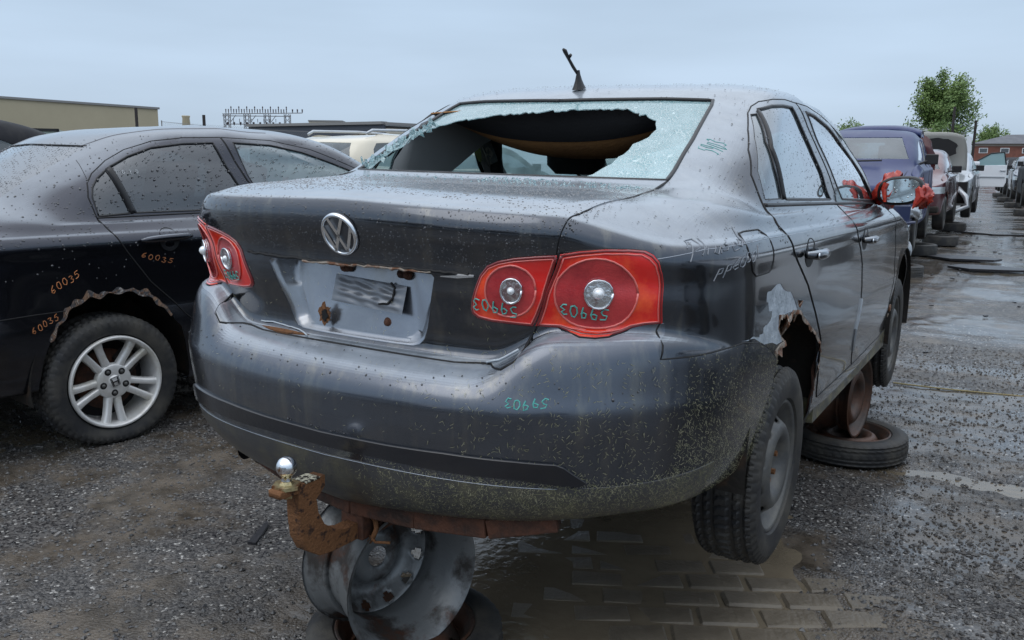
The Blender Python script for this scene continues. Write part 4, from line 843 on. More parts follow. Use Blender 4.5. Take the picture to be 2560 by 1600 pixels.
# ---- mirror on the passenger side, wrapped in red plastic
mh=MB(); n=24; prof=[]
for i,(d,sc) in enumerate(((-.045,1.0),(-.05,.90),(.0,1.06),(.05,1.0),(.095,.72),(.115,.30))):
    for k in range(n):
        a=2*math.pi*k/n; mh.V.append((.908+.098*sc*math.copysign(abs(math.cos(a))**.75,math.cos(a)),1.87+d,1.056+.066*sc*math.copysign(abs(math.sin(a))**.75,math.sin(a))+.01*math.cos(a)))
mh.V=[mh.V[i] for i in list(range(n,2*n))+list(range(0,n))+list(range(2*n,6*n))]
for r_ in range(5):
    for k in range(n): mh.F.append((r_*n+k,r_*n+(k+1)%n,(r_+1)*n+(k+1)%n,(r_+1)*n+k))
mh.F.append(tuple(range(5*n,6*n)))
mo=mh.build('door_mirror',BLACK,hero,True)
V=[(.910,1.832,1.056)]+[(.910+.086*math.copysign(abs(math.cos(a))**.75,math.cos(a)),1.832,1.056+.056*math.copysign(abs(math.sin(a))**.75,math.sin(a))+.01*math.cos(a)) for a in np.linspace(0,2*math.pi,n,endpoint=False)]
meshobj('mirror_glass',V,[(0,1+(i+1)%n,1+i) for i in range(n)],M_('mirror_glass',(.62,.70,.72),.06,1,0,drops=60),mo,False)
REDP=M_('red_plastic_wrap',(.50,.045,.02),.22,0,.6,bump=.9,bscale=16,col2=(.28,.015,.012),nscale=12,thr=(.45,.65))
def crumple(name,loops,mat,parent,seed,amp=.006,n=18,m=14):
    g=random.Random(seed); V=[];F=[]
    for i in range(m+1):
        t=i/m*(len(loops)-1); k=min(int(t),len(loops)-2); f=t-k
        for j in range(n):
            a=2*math.pi*j/n; c0,rx0,rz0=loops[k];c1,rx1,rz1=loops[k+1]; rx=rx0+(rx1-rx0)*f;rz=rz0+(rz1-rz0)*f
            w_=1+.22*math.sin(5*a+3*t+seed)+.12*math.sin(9*a-4*t)
            V.append((c0[0]+(c1[0]-c0[0])*f+g.uniform(-amp,amp),c0[1]+(c1[1]-c0[1])*f+rx*math.cos(a)*w_,c0[2]+(c1[2]-c0[2])*f+rz*math.sin(a)*w_))
    for i in range(m):
        for j in range(n): F.append((i*n+j,i*n+(j+1)%n,(i+1)*n+(j+1)%n,(i+1)*n+j))
    o=meshobj(name,V,F,mat,parent); return o
crumple('mirror_wrap',[((.775,1.90,1.02),.03,.025),((.805,1.89,1.035),.045,.045),((.835,1.89,1.055),.055,.075),((.87,1.90,1.06),.060,.078),((.90,1.91,1.06),.05,.066)],REDP,mo,1)
crumple('mirror_wrap',[((.975,1.90,1.05),.05,.055),((.995,1.88,1.045),.060,.062),((1.025,1.87,1.035),.045,.045),((1.05,1.865,1.03),.02,.02)],REDP,mo,4,.010)
q=MB(); q.tube([(.99,1.815,1.07),(1.0,1.81,1.03),(.985,1.80,1.0),(.975,1.80,.975)],[.018,.022,.012,.003],6); q.build('mirror_wrap',REDP,mo); q=MB(); q.tube([(.845,1.82,1.09),(.838,1.815,1.06),(.85,1.81,1.0)],[.014,.012,.006],6); q.build('mirror_wrap',REDP,mo)
q=MB(); q.tube([(.78,1.90,1.02),(.84,1.90,1.04)],[.03,.03],8); q.build('mirror_arm',BLACK,mo,True)
# ---- sills, floor, inner arches
q=MB(); q.box((0,1.25,.27),(1.55,1.75,.06)); q.box((0,2.9,.33),(1.2,.6,.1)); q.box((0,-.55,.36),(1.25,.62,.10)); q.build('floor_pan',UNDER,hero)
for s in (1,-1):
    q=MB(); q.box((s*.835,1.32,.285),(.06,1.72,.09)); q.build('sill',M_('sill_paint',(.07,.07,.06),.5,.2,.3,col2=(.22,.20,.10),nscale=14,thr=(.45,.7),bump=.3,bscale=60) if 'sill_paint' not in MATS else MATS['sill_paint'],hero)
    for (yc_,rr) in ((.04,.43),(2.59,.40)):
        q=MB(); prof=[(s*.885 if rr<.41 else s*.862,rr),(s*.50,rr+.0)]; 
        q.lathe(prof,30,axis='x',a0=math.radians(-12),a1=math.radians(192),c=(0,yc_,.33)); o=q.build('wheel_arch_liner',UNDER,hero,True)
        q=MB(); q.box((s*.49,yc_,.45),(.02,.86,.62)); q.build('inner_wing',UNDER,hero)
# torn metal flaps at the arch
g=random.Random(5); q=MB()
pts=[(a,b) for a,b in tear]
P,N_=skin.line(pts,'s',1,.012)
for i in range(len(P)-1):
    p,n=P[i],P[i+1]; w1=-.004-.012*abs(math.sin(i*.9+math.sin(i*.37)*2)); w2=-.004-.012*abs(math.sin((i+1)*.9+math.sin((i+1)*.37)*2)); d=Vector((.004*math.sin(i*.7),g.uniform(-.002,.002),w1)); d2=Vector((.004*math.sin((i+1)*.7),g.uniform(-.002,.002),w2))
    if g.random()<.95: q.add([p,n,n+d2,p+d],[(0,1,2,3)])
o=q.build('torn_arch_edge',FLAKE,hero); sd=o.modifiers.new('s','SOLIDIFY'); sd.thickness=.0025
flat=lambda V,F,name,mat:meshobj(name,V,F,mat,hero,False)
q=MB(); q.add([(.872,-.16,.66),(.90,-.19,.70),(.868,-.10,.725),(.86,-.06,.70),(.85,-.10,.665)],[(0,1,2,3,4)]); q.add([(.87,.0,.712),(.885,.03,.742),(.86,.075,.735),(.85,.08,.69),(.86,.04,.67)],[(0,1,2,3,4)])
q.add([(.87,-.235,.632),(.885,-.17,.60),(.87,-.12,.625),(.872,-.14,.645)],[(0,1,2,3)]); o=q.build('torn_metal_flap',FLAKE,hero); sd=o.modifiers.new('s','SOLIDIFY'); sd.thickness=.003
q=MB(); q.tube([(.875,.405,.52),(.86,.41,.45),(.868,.40,.39),(.86,.41,.33),(.85,.43,.28)],[.004,.007,.005,.008,.004],6); q.build('torn_arch_edge',DARKRUST,hero)
# rust spot at the front door hinge and torn seam between the doors
q=MB(); 
for (y,z,r_) in ((2.20,.44,.022),(2.22,.40,.028),(2.235,.37,.02)): 
    h=skin.hit(y,z,'s'); q.lathe([(0,r_),(.006,r_*.8),(.008,.0001)],9,axis='x',c=tuple(h[0]))
q.build('rust_hole',FLAKE,hero)
q=MB(); skin.seam(q,[(1.107,.62),(1.085,.56),(1.06,.50),(1.075,.45),(1.11,.40)],'s',1,.008,.001); q.build('torn_door_edge',M_('torn_edge_silver',(.42,.46,.5),.35,.5),hero)
# ---- cabin
inner=bmesh.new(); 
from_b=bm.copy(); il=from_b.faces.layers.int['p']
keepers={0,PID['rdoor'],PID['fdoor'],PID['bare'],PID['fuel']}
fs=[f for f in from_b.faces if not(f[il] in keepers and f.calc_center_median().z>1.00 and -.35<f.calc_center_median().y<2.3)]
bmesh.ops.delete(from_b,geom=fs,context='FACES'); from_b.normal_update()
for v in from_b.verts: pass
nv_=[(v.co-v.normal*.022) for v in from_b.verts]
for v,c in zip(from_b.verts,nv_): v.co=c
me=bpy.data.meshes.new('headliner'); from_b.to_mesh(me); me.materials.append(TRIMGREY); me.shade_smooth(); o=bpy.data.objects.new('inner_trim',me); COL.objects.link(o); o.parent=hero; from_b.free(); inner.free()
# sagging roof lining: a dark cloth bowl with its foam edge
V=[];F=[];nu_,nv2=36,16
for j in range(nv2+1):
    t=j/nv2
    for i in range(nu_+1):
        s_=i/nu_*2-1; x=-.05+.53*s_; yy=.10+.85*t; bow=(1-abs(s_)**2.4); sag=(.035+.175*math.sin(math.pi*min(1,t)**.62)**.7)*bow
        V.append((x,yy,1.365+.02*t-sag-.05*(1-bow)))
for j in range(nv2):
    for i in range(nu_): F.append((j*(nu_+1)+i,j*(nu_+1)+i+1,(j+1)*(nu_+1)+i+1,(j+1)*(nu_+1)+i))
o=meshobj('sagging_headliner',V,F,TRIMBROWN,hero,label='brown roof lining hanging down in a bowl'); sd=o.modifiers.new('s','SOLIDIFY'); sd.thickness=.006
q=MB(); q.tube([(-.46,.22,1.30),(-.3,.16,1.318),(0,.135,1.325),(.3,.17,1.322),(.46,.25,1.31)],.016,8); q.build('roof_rail_trim',TRIMGREY,hero,True)
V=[];F=[]
for j in range(0,9):
    t=j/8*.065
    for i in range(nu_+1):
        s_=i/nu_*2-1; x=-.05+.53*s_; yy=.10+.85*t; bow=(1-abs(s_)**2.4); sag=(.035+.175*math.sin(math.pi*min(1,t)**.62)**.7)*bow
        V.append((x,yy-.006,1.363+.02*t-sag-.05*(1-bow)-.003))
for j in range(8):
    for i in range(nu_): F.append((j*(nu_+1)+i,j*(nu_+1)+i+1,(j+1)*(nu_+1)+i+1,(j+1)*(nu_+1)+i))
meshobj('headliner_cloth',V,F,SEATDARK,hero)
V=[];F=[]
for i in range(31):
    s_=i/30*2-1; x=.50*s_; y0=.055+.03*s_*s_
    V+= [(x*.92,y0+.07,1.330-.015*s_*s_),(x*.92,y0+.09,1.305-.02*s_*s_),(x*.92,y0+.16,1.31-.05*(1-s_*s_)-.02)]
for i in range(30):
    for k in (0,1): F.append((i*3+k,i*3+3+k,i*3+4+k,i*3+1+k))
meshobj('headliner_front_cloth',V,F,SEATDARK,hero)
for sg_ in (1,-1):   # trim over the rear pillars
    V=[];F=[];prof=[(-.30,1.07,1.13),(-.20,1.07,1.18),(0,1.07,1.27),(.15,1.07,1.315),(.33,1.075,1.335),(.42,1.14,1.34),(.52,1.21,1.345),(.64,1.262,1.35),(.85,1.285,1.352),(1.1,1.275,1.345)]
    if sg_>0: prof=prof[3:]
    for (y,z0,z1) in prof:
        for k in range(7):
            z=z0+(z1-z0)*k/6; xx=.735-(z-1.04)*.42-.06; V.append((min(xx,.46+.215*min(1,(y+.30)/.4)-(.0 if y>0 else (z-1.07)*.35))*sg_,y,z))
    for i in range(len(prof)-1):
        for k in range(6): F.append((i*7+k,i*7+k+1,(i+1)*7+k+1,(i+1)*7+k))
    meshobj('pillar_trim',V,F,TRIMGREY,hero)
def seat(x,y,w,col):
    q=MB(); V=[]
    for (z,yy,hw,d) in ((.55,0,.24,.07),(.80,.02,.25,.07),(1.0,-.02,.23,.06),(1.08,-.04,.17,.05)):
        for k in range(16):
            a=2*math.pi*k/16; q.V.append((x+hw*math.copysign(abs(math.cos(a))**.5,math.cos(a)),y+yy+d*math.sin(a),z))
    for r_ in range(3):
        for k in range(16): q.F.append((r_*16+k,r_*16+(k+1)%16,(r_+1)*16+(k+1)%16,(r_+1)*16+k))
    q.F.append(tuple(range(48,64))); o=len(q.V)
    for (z,hw,d) in ((1.09,.10,.035),(1.13,.145,.05),(1.22,.15,.055),(1.27,.12,.04)):
        for k in range(16):
            a=2*math.pi*k/16; q.V.append((x+hw*math.copysign(abs(math.cos(a))**.6,math.cos(a)),y-.06+d*math.sin(a),z))
    for r_ in range(3):
        for k in range(16): q.F.append((o+r_*16+k,o+r_*16+(k+1)%16,o+(r_+1)*16+(k+1)%16,o+(r_+1)*16+k))
    q.F.append(tuple(range(o+48,o+64))); s=q.build('seat',col,hero,True); return s
seat(.36,.98,.5,SEATDARK); seat(-.36,.98,.5,SEATDARK)
q=MB(); q.box((0,-.10,1.035),(1.2,.55,.03)); q.box((0,.2,.8),(1.25,.14,.48),(R(15),0,0)); q.build('rear_seat',SEATDARK,hero)
q=MB(); q.box((0,1.95,.86),(1.35,.45,.22)); q.build('dashboard',SEATDARK,hero)
for s in (1,-1):
    q=MB(); q.tube([(s*.75,.90,.95),(s*.715,.80,1.15),(s*.655,.70,1.34)],[.035,.03,.025],8); q.build('door_pillar_trim',SEATDARK,hero,True)
    q=MB(); q.tube([(s*.765,.105,1.02),(s*.70,.115,1.2),(s*.62,.215,1.31)],[.016,.014,.012],8); q.build('window_divider',SEATDARK,hero,True)
q=MB(); q.box((-.680,.682,1.184),(.004,.085,.115),(R(15),R(-17),0)); q.build('window_sticker',M_('sticker',(.035,.028,.022),.6,col2=(.2,.16,.12),nscale=35,thr=(.55,.6)),hero)
q=MB(); q.lathe([(0,.001),(0,.05)],20,axis='x'); o=q.build('window_tag',M_('tag_green',(.14,.17,.03),.6),hero); o.location=(-.68,.589,1.181); o.scale=(1,.5,1); o.rotation_euler=(0,R(-17),0)
# shards hanging on the left edge of the rear window
g=random.Random(8); q=MB()
for i in range(46):
    t=i/45; a=-.552+.10*t*t-.02*t+g.uniform(-.006,.012); b=1.10+.16*t; h=skin.hit(a,b,'r')
    if not h: continue
    c=h[0]+h[1]*g.uniform(-.012,.010); e1=Vector((g.uniform(.008,.03),0,g.uniform(-.012,.012))); e2=Vector((g.uniform(-.008,.012),g.uniform(-.006,.01),g.uniform(.01,.03)))
    q.add([c,c+e1,c+e1*.7+e2,c+e2],[(0,1,2,3)])
q.build('glass_shard',CRAZED,hero,kind='stuff')
g=random.Random(18); q=MB()
for k in range(230):
    t=g.random()**1.6; h=skin.hit(g.uniform(.02,.54)*(1 if g.random()<.8 else -1),-.45-.10*t,'t')
    if h: q.box(h[0]+Vector((0,0,.0035)),(g.uniform(.002,.005),)*3,(g.uniform(0,3),g.uniform(0,3),g.uniform(0,3)))
q.build('glass_crumbs',CRAZED,hero,kind='stuff')
# ---- wheels
for s in (1,-1):
    wheel_on(hero,(s*.775,0,.215),s); wheel_on(hero,(s*.775,2.578,.245),s)
# ---- marks
def mark(sk,text,mat,root,*a_,**k_):
    q=MB(); scribble(sk,q,text,*a_,**k_); q.build('chalk_number' if mat in (TEAL,ORANGE) else 'finger_writing',mat,root)
mark(skin,'59903',TEAL,hero,'r',(.475,.812),.019,.026,rot=math.pi-.12,r=.0018,adv=1.15,off=.0105)
mark(skin,'59903',TEAL,hero,'r',(.660,.812),.017,.026,rot=math.pi-.16,r=.0019,adv=1.15,off=.0105)
mark(skin,'59903',TEAL,hero,'r',(.585,.615),.017,.020,rot=math.pi+.06,r=.0017,adv=1.1,off=.003)
mark(skin,'59903',TEAL,hero,'r',(-.415,.812),.016,.022,rot=math.pi,r=.0016,adv=1.1,off=.0105)
mark(skin,'5903',TEAL,hero,'s',(-.128,1.172),.017,.020,rot=.38,r=.0010,adv=1.3,off=.0006)
mark(skin,'Phased',SMEAR,hero,'s',(-.78,.925),.052,.030,rot=.06,r=.0017,adv=.82,slant=.35,jit=.03); mark(skin,'pp6000l',SMEAR,hero,'s',(-.69,.882),.042,.024,rot=.10,r=.0016,adv=.86,slant=.3,jit=.04)
# ---- rain beads and grass clippings
rg=random.Random(21)
H=scatter(skin,4200,(-.60,.62,-.99,-.44),'t',1,lambda a,b:1,rg)+scatter(skin,1500,(-.6,.6,.89,1.03),'r',1,lambda a,b:1,rg)
H+=scatter(skin,1900,(-.85,2.0,.93,1.36),'s',1,lambda a,b:.8,rg)
H+=scatter(skin,800,(-.7,.7,0.15,1.2),'t',1,lambda a,b:.7,rg)+scatter(skin,120,(-.8,.8,.60,.66),'r',1,lambda a,b:.9,rg)+scatter(skin,1200,(-.6,.6,.42,.47),'r',1,lambda a,b:.9,rg)
def not_hole(p):
    return not (p.y<.4 and p.z>1.09 and inpoly(np.array([[p.x,p.z]]),jag)[0])
H=[h for h in H if not_hole(h[0]) and not(h[0].z<.66 and h[0].z>.41 and h[1].z<-.1)]
q=MB(); drop_mesh(q,[(p+n*.0028,n) for p,n in H],rg)
q.build('rain_beads',M_('water_bead',(.02,.022,.028),.02,0,1,spec=1.0,ior=1.33),hero,True,kind='stuff')
def dens(a,b): # a = x, b = z on the rear
    d=max(0,min(1,(a-.25)/.5))*.9+.05; return d*max(.06,1-max(0,b-.36)/.55)
G_=scatter(skin,5200,(-.1,.86,.27,.70),'r',1,dens,rg)
G_+=scatter(skin,7500,(-.80,-.22,.30,.70),'s',1,lambda a,b:max(.12,1-(b-.3)/.42),rg)
G_+=scatter(skin,1200,(.38,2.2,.30,.80),'s',1,lambda a,b:max(.05,1-(b-.3)/.36)*.8,rg)
G_+=scatter(skin,350,(-.5,.6,.5,.86),'r',1,lambda a,b:.5,rg)+scatter(skin,5500,(.1,.80,.262,.42),'r',1,lambda a,b:max(.1,(a)/.8),rg)
q=MB(); sliver_mesh(q,[(p+n*.003,n) for p,n in G_],rg); q.build('grass_clippings',STRAW,hero,kind='stuff')
bm.free()
# ---- tow bar
q=MB(); Pb=[(-.50,-.93,.285),(-.2,-.99,.243),(0,-1.005,.229),(.2,-.995,.234),(.40,-.975,.252),(.56,-.92,.288)]
for (a,b) in zip(Pb,Pb[1:]):
    c=[(a[k]+b[k])/2 for k in range(3)]; d=Vector(b)-Vector(a); q.box(c,(d.length*1.01,.055,.05),(0,-math.atan2(d.z,d.x),math.atan2(d.y,d.x)))
q.build('tow_beam',DARKRUST,hero,bevel=.004)
q=MB(); q.box((0,-.93,.170),(.075,.19,.07)); q.box((0,-.93,.208),(.16,.14,.012)); q.box((.0,-.965,.195),(.11,.012,.06)); q.build('hitch_receiver',DARKRUST,hero,bevel=.004)
# curved drawbar profile in the (y,z) plane
outer=[(-1.292,.338),(-1.235,.335),(-1.233,.27),(-1.226,.215),(-1.205,.175),(-1.165,.148),(-1.12,.142),(-1.06,.140),(-.95,.140),(-.95,.180),(-1.07,.180),(-1.11,.192),(-1.150,.222),(-1.172,.262),(-1.178,.300),(-1.148,.326),(-1.148,.350),(-1.292,.350)]
o=plate('hitch_drawbar',outer,[],.036,RUST,hero,bevel=.003); o.rotation_euler=(R(90),0,R(90))
q=MB(); q.lathe([(.3505,.036),(.359,.036),(.359,.018),(.368,.012),(.378,.014)],6,axis='z',c=(0,-1.255,0)); q.lathe([(.325,.0001),(.325,.016),(.338,.016)],6,axis='z',c=(0,-1.255,0)); q.build('hitch_nut',BRASS,hero)
q=MB(); n=20; pr_=[(.368,.013),(.376,.012)]+[(.402+.0255*math.sin(a),.0255*math.cos(a)) for a in np.linspace(-1.05,1.40,16)]+[(.4272,.0001)]
q.lathe(pr_,28,axis='z',c=(0,-1.255,0)); q.build('hitch_ball',BALLM,hero,True)
q=MB(); q.box((.0,-1.19,.3525),(.045,.05,.004)); q.build('hitch_plate',M_('stamped_plate',(.5,.48,.38),.5,.3,col2=(.03,.025,.02),nscale=90,thr=(.48,.52)),hero)
q=MB(); q.tube([(.035,-.985,.190),(.052,-.99,.185),(.060,-.995,.165),(.052,-1.0,.14),(.040,-1.0,.125)],.007,7); q.tube([(.01,-.98,.14),(.07,-1.01,.135),(.11,-1.0,.14)],.004,6); q.build('hitch_pin',RUST,hero,True)
# exhaust tips
for x in (-.435,-.375):
    q=MB(); q.lathe([(-1.0,.024),(-.80,.024)],16,axis='y',c=(x,0,.282)); q.lathe([(-.95,.021),(-.80,.021)],16,axis='y',c=(x,0,.282)); q.build('exhaust_tip',SEAM,hero,True)

# ---------------- the black sedan on the left ----------------
S_=1.08
blk=empty('parked_sedan',(-3.375,.123,-.007),R(-8.6),'black saloon with a rusted rear wheel arch and a flat rear tyre','car'); blk.scale=(S_,S_,S_)
bm=shell(JETTA,step=.016,NS=100,sc=(1,1,1.05)); lay=bm.faces.layers.int.new('p'); skin=Skin(bm)
ID=dict(door=1,fdoor=2,q=3,rg=4,fg=5,arch=6,glass=7,shield=8,bumper=9,roof=10)
z5=1.05
hd=[(0,1.067),(-.017,1.168),(-.001,1.232),(.035,1.275),(.117,1.334),(.221,1.388),(.36,1.432),(.53,1.453),(.741,1.460),(.786,1.331),(.831,1.235),(.90,1.15),(.97,1.06),(.95,.95),(1.02,.85),(1.06,.70),(1.05,.33),(.46,.33),(.45,.50),(.417,.539),(.354,.594),(.302,.654),(.190,.767),(.087,.919),(.034,1.009)]
hf=[(.747,1.460),(1.059,1.452),(1.31,1.408),(1.468,1.357),(1.60,1.31),(1.75,1.25),(1.95,1.15),(2.05,1.05),(2.15,.85),(2.1,.33),(1.06,.33),(1.066,.70),(1.026,.85),(.956,.95),(.976,1.06),(.906,1.15),(.837,1.235),(.792,1.331)]
hq=[(.008,1.081),(0,1.167),(.012,1.21),(.045,1.253),(.098,1.293),(.168,1.089)]
hr=[(.121,1.308),(.217,1.357),(.343,1.401),(.515,1.424),(.686,1.432),(.73,1.31),(.772,1.22),(.86,1.09),(.184,1.09)]
hg=[(.802,1.435),(1.041,1.427),(1.242,1.391),(1.433,1.335),(1.555,1.295),(1.75,1.21),(1.93,1.08),(1.0,1.085),(.882,1.18),(.844,1.264)]
ha=[(-.34,.10),(-.337,.349),(-.317,.464),(-.287,.545),(-.25,.612),(-.205,.670),(-.160,.704),(-.12,.715),(-.10,.727),(-.06,.722),(-.02,.735),(.015,.733),(.06,.738),(.097,.730),(.147,.712),(.19,.690),(.209,.668),(.24,.645),(.258,.617),(.285,.595),(.304,.563),(.335,.53),(.355,.45),(.372,.349),(.39,.10)]
side=lambda C:np.abs(C[:,0])>.5
cut(bm,lay,hd,'s',1,side); cut(bm,lay,hf,'s',2,side)
for k,pg in ((3,hq),(4,hr),(5,hg)): cut(bm,lay,pg,'s',k,side,h=.025)
cut(bm,lay,[(-1.3,.655),(-.481,.666),(-.349,.672),(-.205,.674),(-.25,.60),(-.3,.5),(-.33,.1),(-1.3,.1)],'s',9,lambda C:(C[:,1]<-.1))
cut(bm,lay,ha,'s',6,side,h=.02)
cut(bm,lay,[(2.7+.37*math.cos(a),.33+.37*math.sin(a)) for a in np.linspace(0,math.pi,18)]+[(2.33,.1),(3.07,.1)],'s',6,side)
gh=[(0,1.412),(.2,1.41),(.435,1.404),(.465,1.396),(.485,1.339),(.502,1.258),(.535,1.168),(.55,1.145),(0,1.15)]
cut(bm,lay,sym_top(gh),'r',7,lambda C:C[:,1]<.45)
cut(bm,lay,[(-.735,1.07),(.735,1.07),(.66,1.26),(.56,1.42),(0,1.46),(-.56,1.42),(-.66,1.26)],'r',8,lambda C:C[:,1]>1.15)
X5=lambda nm,k,mat,**a:extract(bm,lay,k,nm,mat,blk,**a)
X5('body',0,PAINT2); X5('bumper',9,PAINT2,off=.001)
for s in (1,-1):
    kp=(lambda c:c.x>0) if s>0 else (lambda c:c.x<0)
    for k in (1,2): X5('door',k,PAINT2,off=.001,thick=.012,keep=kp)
    for k in (3,4,5): X5('side_window',k,DARKGLASS if k<5 else FOGGLASS,off=-.005,thick=.003,keep=kp)
X5('rear_window',7,M_('misted_dark_glass',(.05,.06,.075),.16,0,1),off=-.003,thick=.003); X5('windscreen',8,BODYGLASS,off=-.003,thick=.003)
q=MB()
for s in (1,-1):
    skin.seam(q,hd,'s',s,.0036,-.0002,True); skin.seam(q,hf,'s',s,.0036,-.0002,True); skin.seam(q,[(-.9,.66),(-.481,.666),(-.349,.672),(-.205,.674)],'s',s,.003,0)
skin.seam(q,[(-.45,1.405),(0,1.414),(.455,1.405)],'r',1,.0045,-.001)
q.build('panel_gap',SEAM,blk,True)
q=MB()
for s in (1,-1):
    skin.seam(q,hq,'s',s,.006,-.002,True); skin.seam(q,hr,'s',s,.006,-.002,True); skin.seam(q,hg,'s',s,.006,-.002,True)
    skin.seam(q,[(.110,1.300),(.178,1.088)],'s',s,.017,-.004)
    skin.seam(q,[(0,1.074),(.5,1.078),(1.0,1.078),(1.9,1.07)],'s',s,.0045,.001)
    q.build('window_seal',MATS['seal_black'],blk,True); q=MB()
q=MB()
for s in (1,-1): skin.seam(q,[(.458*1,1.407),],'r',1) if False else None
P=[]
for s in (1,-1):
    L5=[(.422,.114),(.445,.20),(.463,.254),(.498,.344),(.534,.521),(.56,.8),(.55,1.1)]
    skin.seam(q,[(a*s,b) for a,b in L5],'t',1,.006,-.003)
q.build('roof_seam',M_('roof_joint',(.04,.04,.055),.3,0,.8),blk,True)
# handle
for s in (1,-1):
    for dy in (0,.80):
        P=[]; 
        for t in np.linspace(0,1,11):
            h=skin.hit(.150+dy+.262*t,.962+.008*t,'s',s); P.append(h[0]+h[1]*(.006+.028*math.sin(math.pi*(.08+.84*t))**.6))
        q=MB(); q.tube(P,[.008,.014,.017,.018,.018,.018,.018,.018,.0175,.015,.008],10); hdl=q.build('door_handle',PAINT2,blk,True)
        V=[];c0=skin.hit(.30+dy,.958,'s',s); V=[tuple(c0[0]+c0[1]*.001)]
        for a in np.linspace(0,2*math.pi,22,endpoint=False):
            h=skin.hit(.30+dy+.052*math.cos(a),.962+.056*math.sin(a),'s',s); V.append(tuple(h[0]+h[1]*.0022))
        meshobj('handle_cup',V,[(0,1+i,1+(i+1)%22) for i in range(22)],MATS['cup'],hdl)
# rusty arch lip
g=random.Random(31); q=MB(); P,N_=skin.line(ha[3:20],'s',1,.008); q2=MB()
for i in range(len(P)-1):
    t=i/len(P); o_=P[i]-Vector((0,.02,.36+0)); c=Vector((.87,.02,.33)); d0=(P[i]-c); d0.x=0; d0.normalize(); d1=(P[i+1]-c); d1.x=0; d1.normalize()
    ww=lambda k:.006+(.010+.012*math.sin(k*.31+1)*math.sin(k*.13)+.008*math.sin(k*.83))*math.sin(math.pi*min(1,max(0,k/len(P))))**.4; out=max(.004,ww(i)); out2=max(.004,ww(i+1)); inn=.006+.006*math.sin(i*.55)
    n=N_[i]*.003
    q.add([P[i]-d0*inn+n,P[i+1]-d1*(.006+.006*math.sin((i+1)*.55))+n,P[i+1]+d1*out2+n*.4,P[i]+d0*out+n*.4],[(0,3,2,1)])
    if g.random()<.35: q2.add([P[i]-d0*inn+n*1.6,P[i]+d0*out*.5+n*2.2,P[i+1]+d1*out*.8+n*1.6],[(0,1,2)])
q.build('rusted_arch_lip',M_('bubbling_rust',(.20,.12,.075),.75,0,col2=(.055,.055,.06),nscale=38,thr=(.42,.56),bump=1.0,bscale=70,dirt=((.42,.40,.38),30,(1,1,1),(.58,.66),.8)),blk,True); q2.build('rust_flakes',FLAKE,blk,kind='stuff')
for s in (1,-1):
    q=MB(); q.lathe([(s*.87,.405),(s*.45,.405)],30,axis='x',a0=math.radians(-10),a1=math.radians(190),c=(0,.02,.33)); q.build('wheel_arch_liner',UNDER,blk,True)
    q=MB(); q.box((s*.44,.02,.5),(.02,.8,.6)); q.build('inner_wing',UNDER,blk)
q=MB(); q.box((0,1.3,.27),(1.6,1.7,.08)); q.box((0,-.6,.38),(1.5,.45,.1)); q.box((0,2.9,.33),(1.4,.6,.1)); q.build('floor_pan',UNDER,blk)
q=MB(); q.box((.86,.425,.42),(.02,.06,.2)); q.build('torn_sill',M_('torn_sill_rust',(.10,.08,.07),.8,col2=(.22,.16,.11),nscale=20,thr=(.45,.6),bump=.9,bscale=60),blk)
# cabin
q=MB(); q.box((0,.95,1.0),(1.4,2.2,.06)); q.box((.36,1.0,1.15),(.4,.14,.35),(R(-14),0,0)); q.box((-.36,1.0,1.15),(.4,.14,.35),(R(-14),0,0)); q.box((0,.1,1.08),(1.2,.15,.2)); q.build('cabin_trim',SEATDARK,blk,bevel=.02)
# marks
mark(skin,'60035',ORANGE,blk,'s',(-.262,.755),.024,.030,rot=.47,r=.0016,adv=1.25,slant=.2); mark(skin,'60035',ORANGE,blk,'s',(.150,.885),.026,.024,rot=-.24,r=.0014,adv=1.3,slant=.2); mark(skin,'60035',ORANGE,blk,'s',(-.358,.590),.021,.027,rot=.42,r=.0015,adv=1.25,slant=.2)
q=MB(); scribble(skin,q,'2020','s',(.132,1.275),.012,.018,r=.0010,adv=2.7,jit=.01); q.build('window_lettering',WHITEM,blk)
q=MB(); skin.seam(q,[(.030,1.335),(.015,1.30),(.008,1.275),(.004,1.245)],'s',1,.0014,.0005); q.build('paint_crack',SEAM,blk)
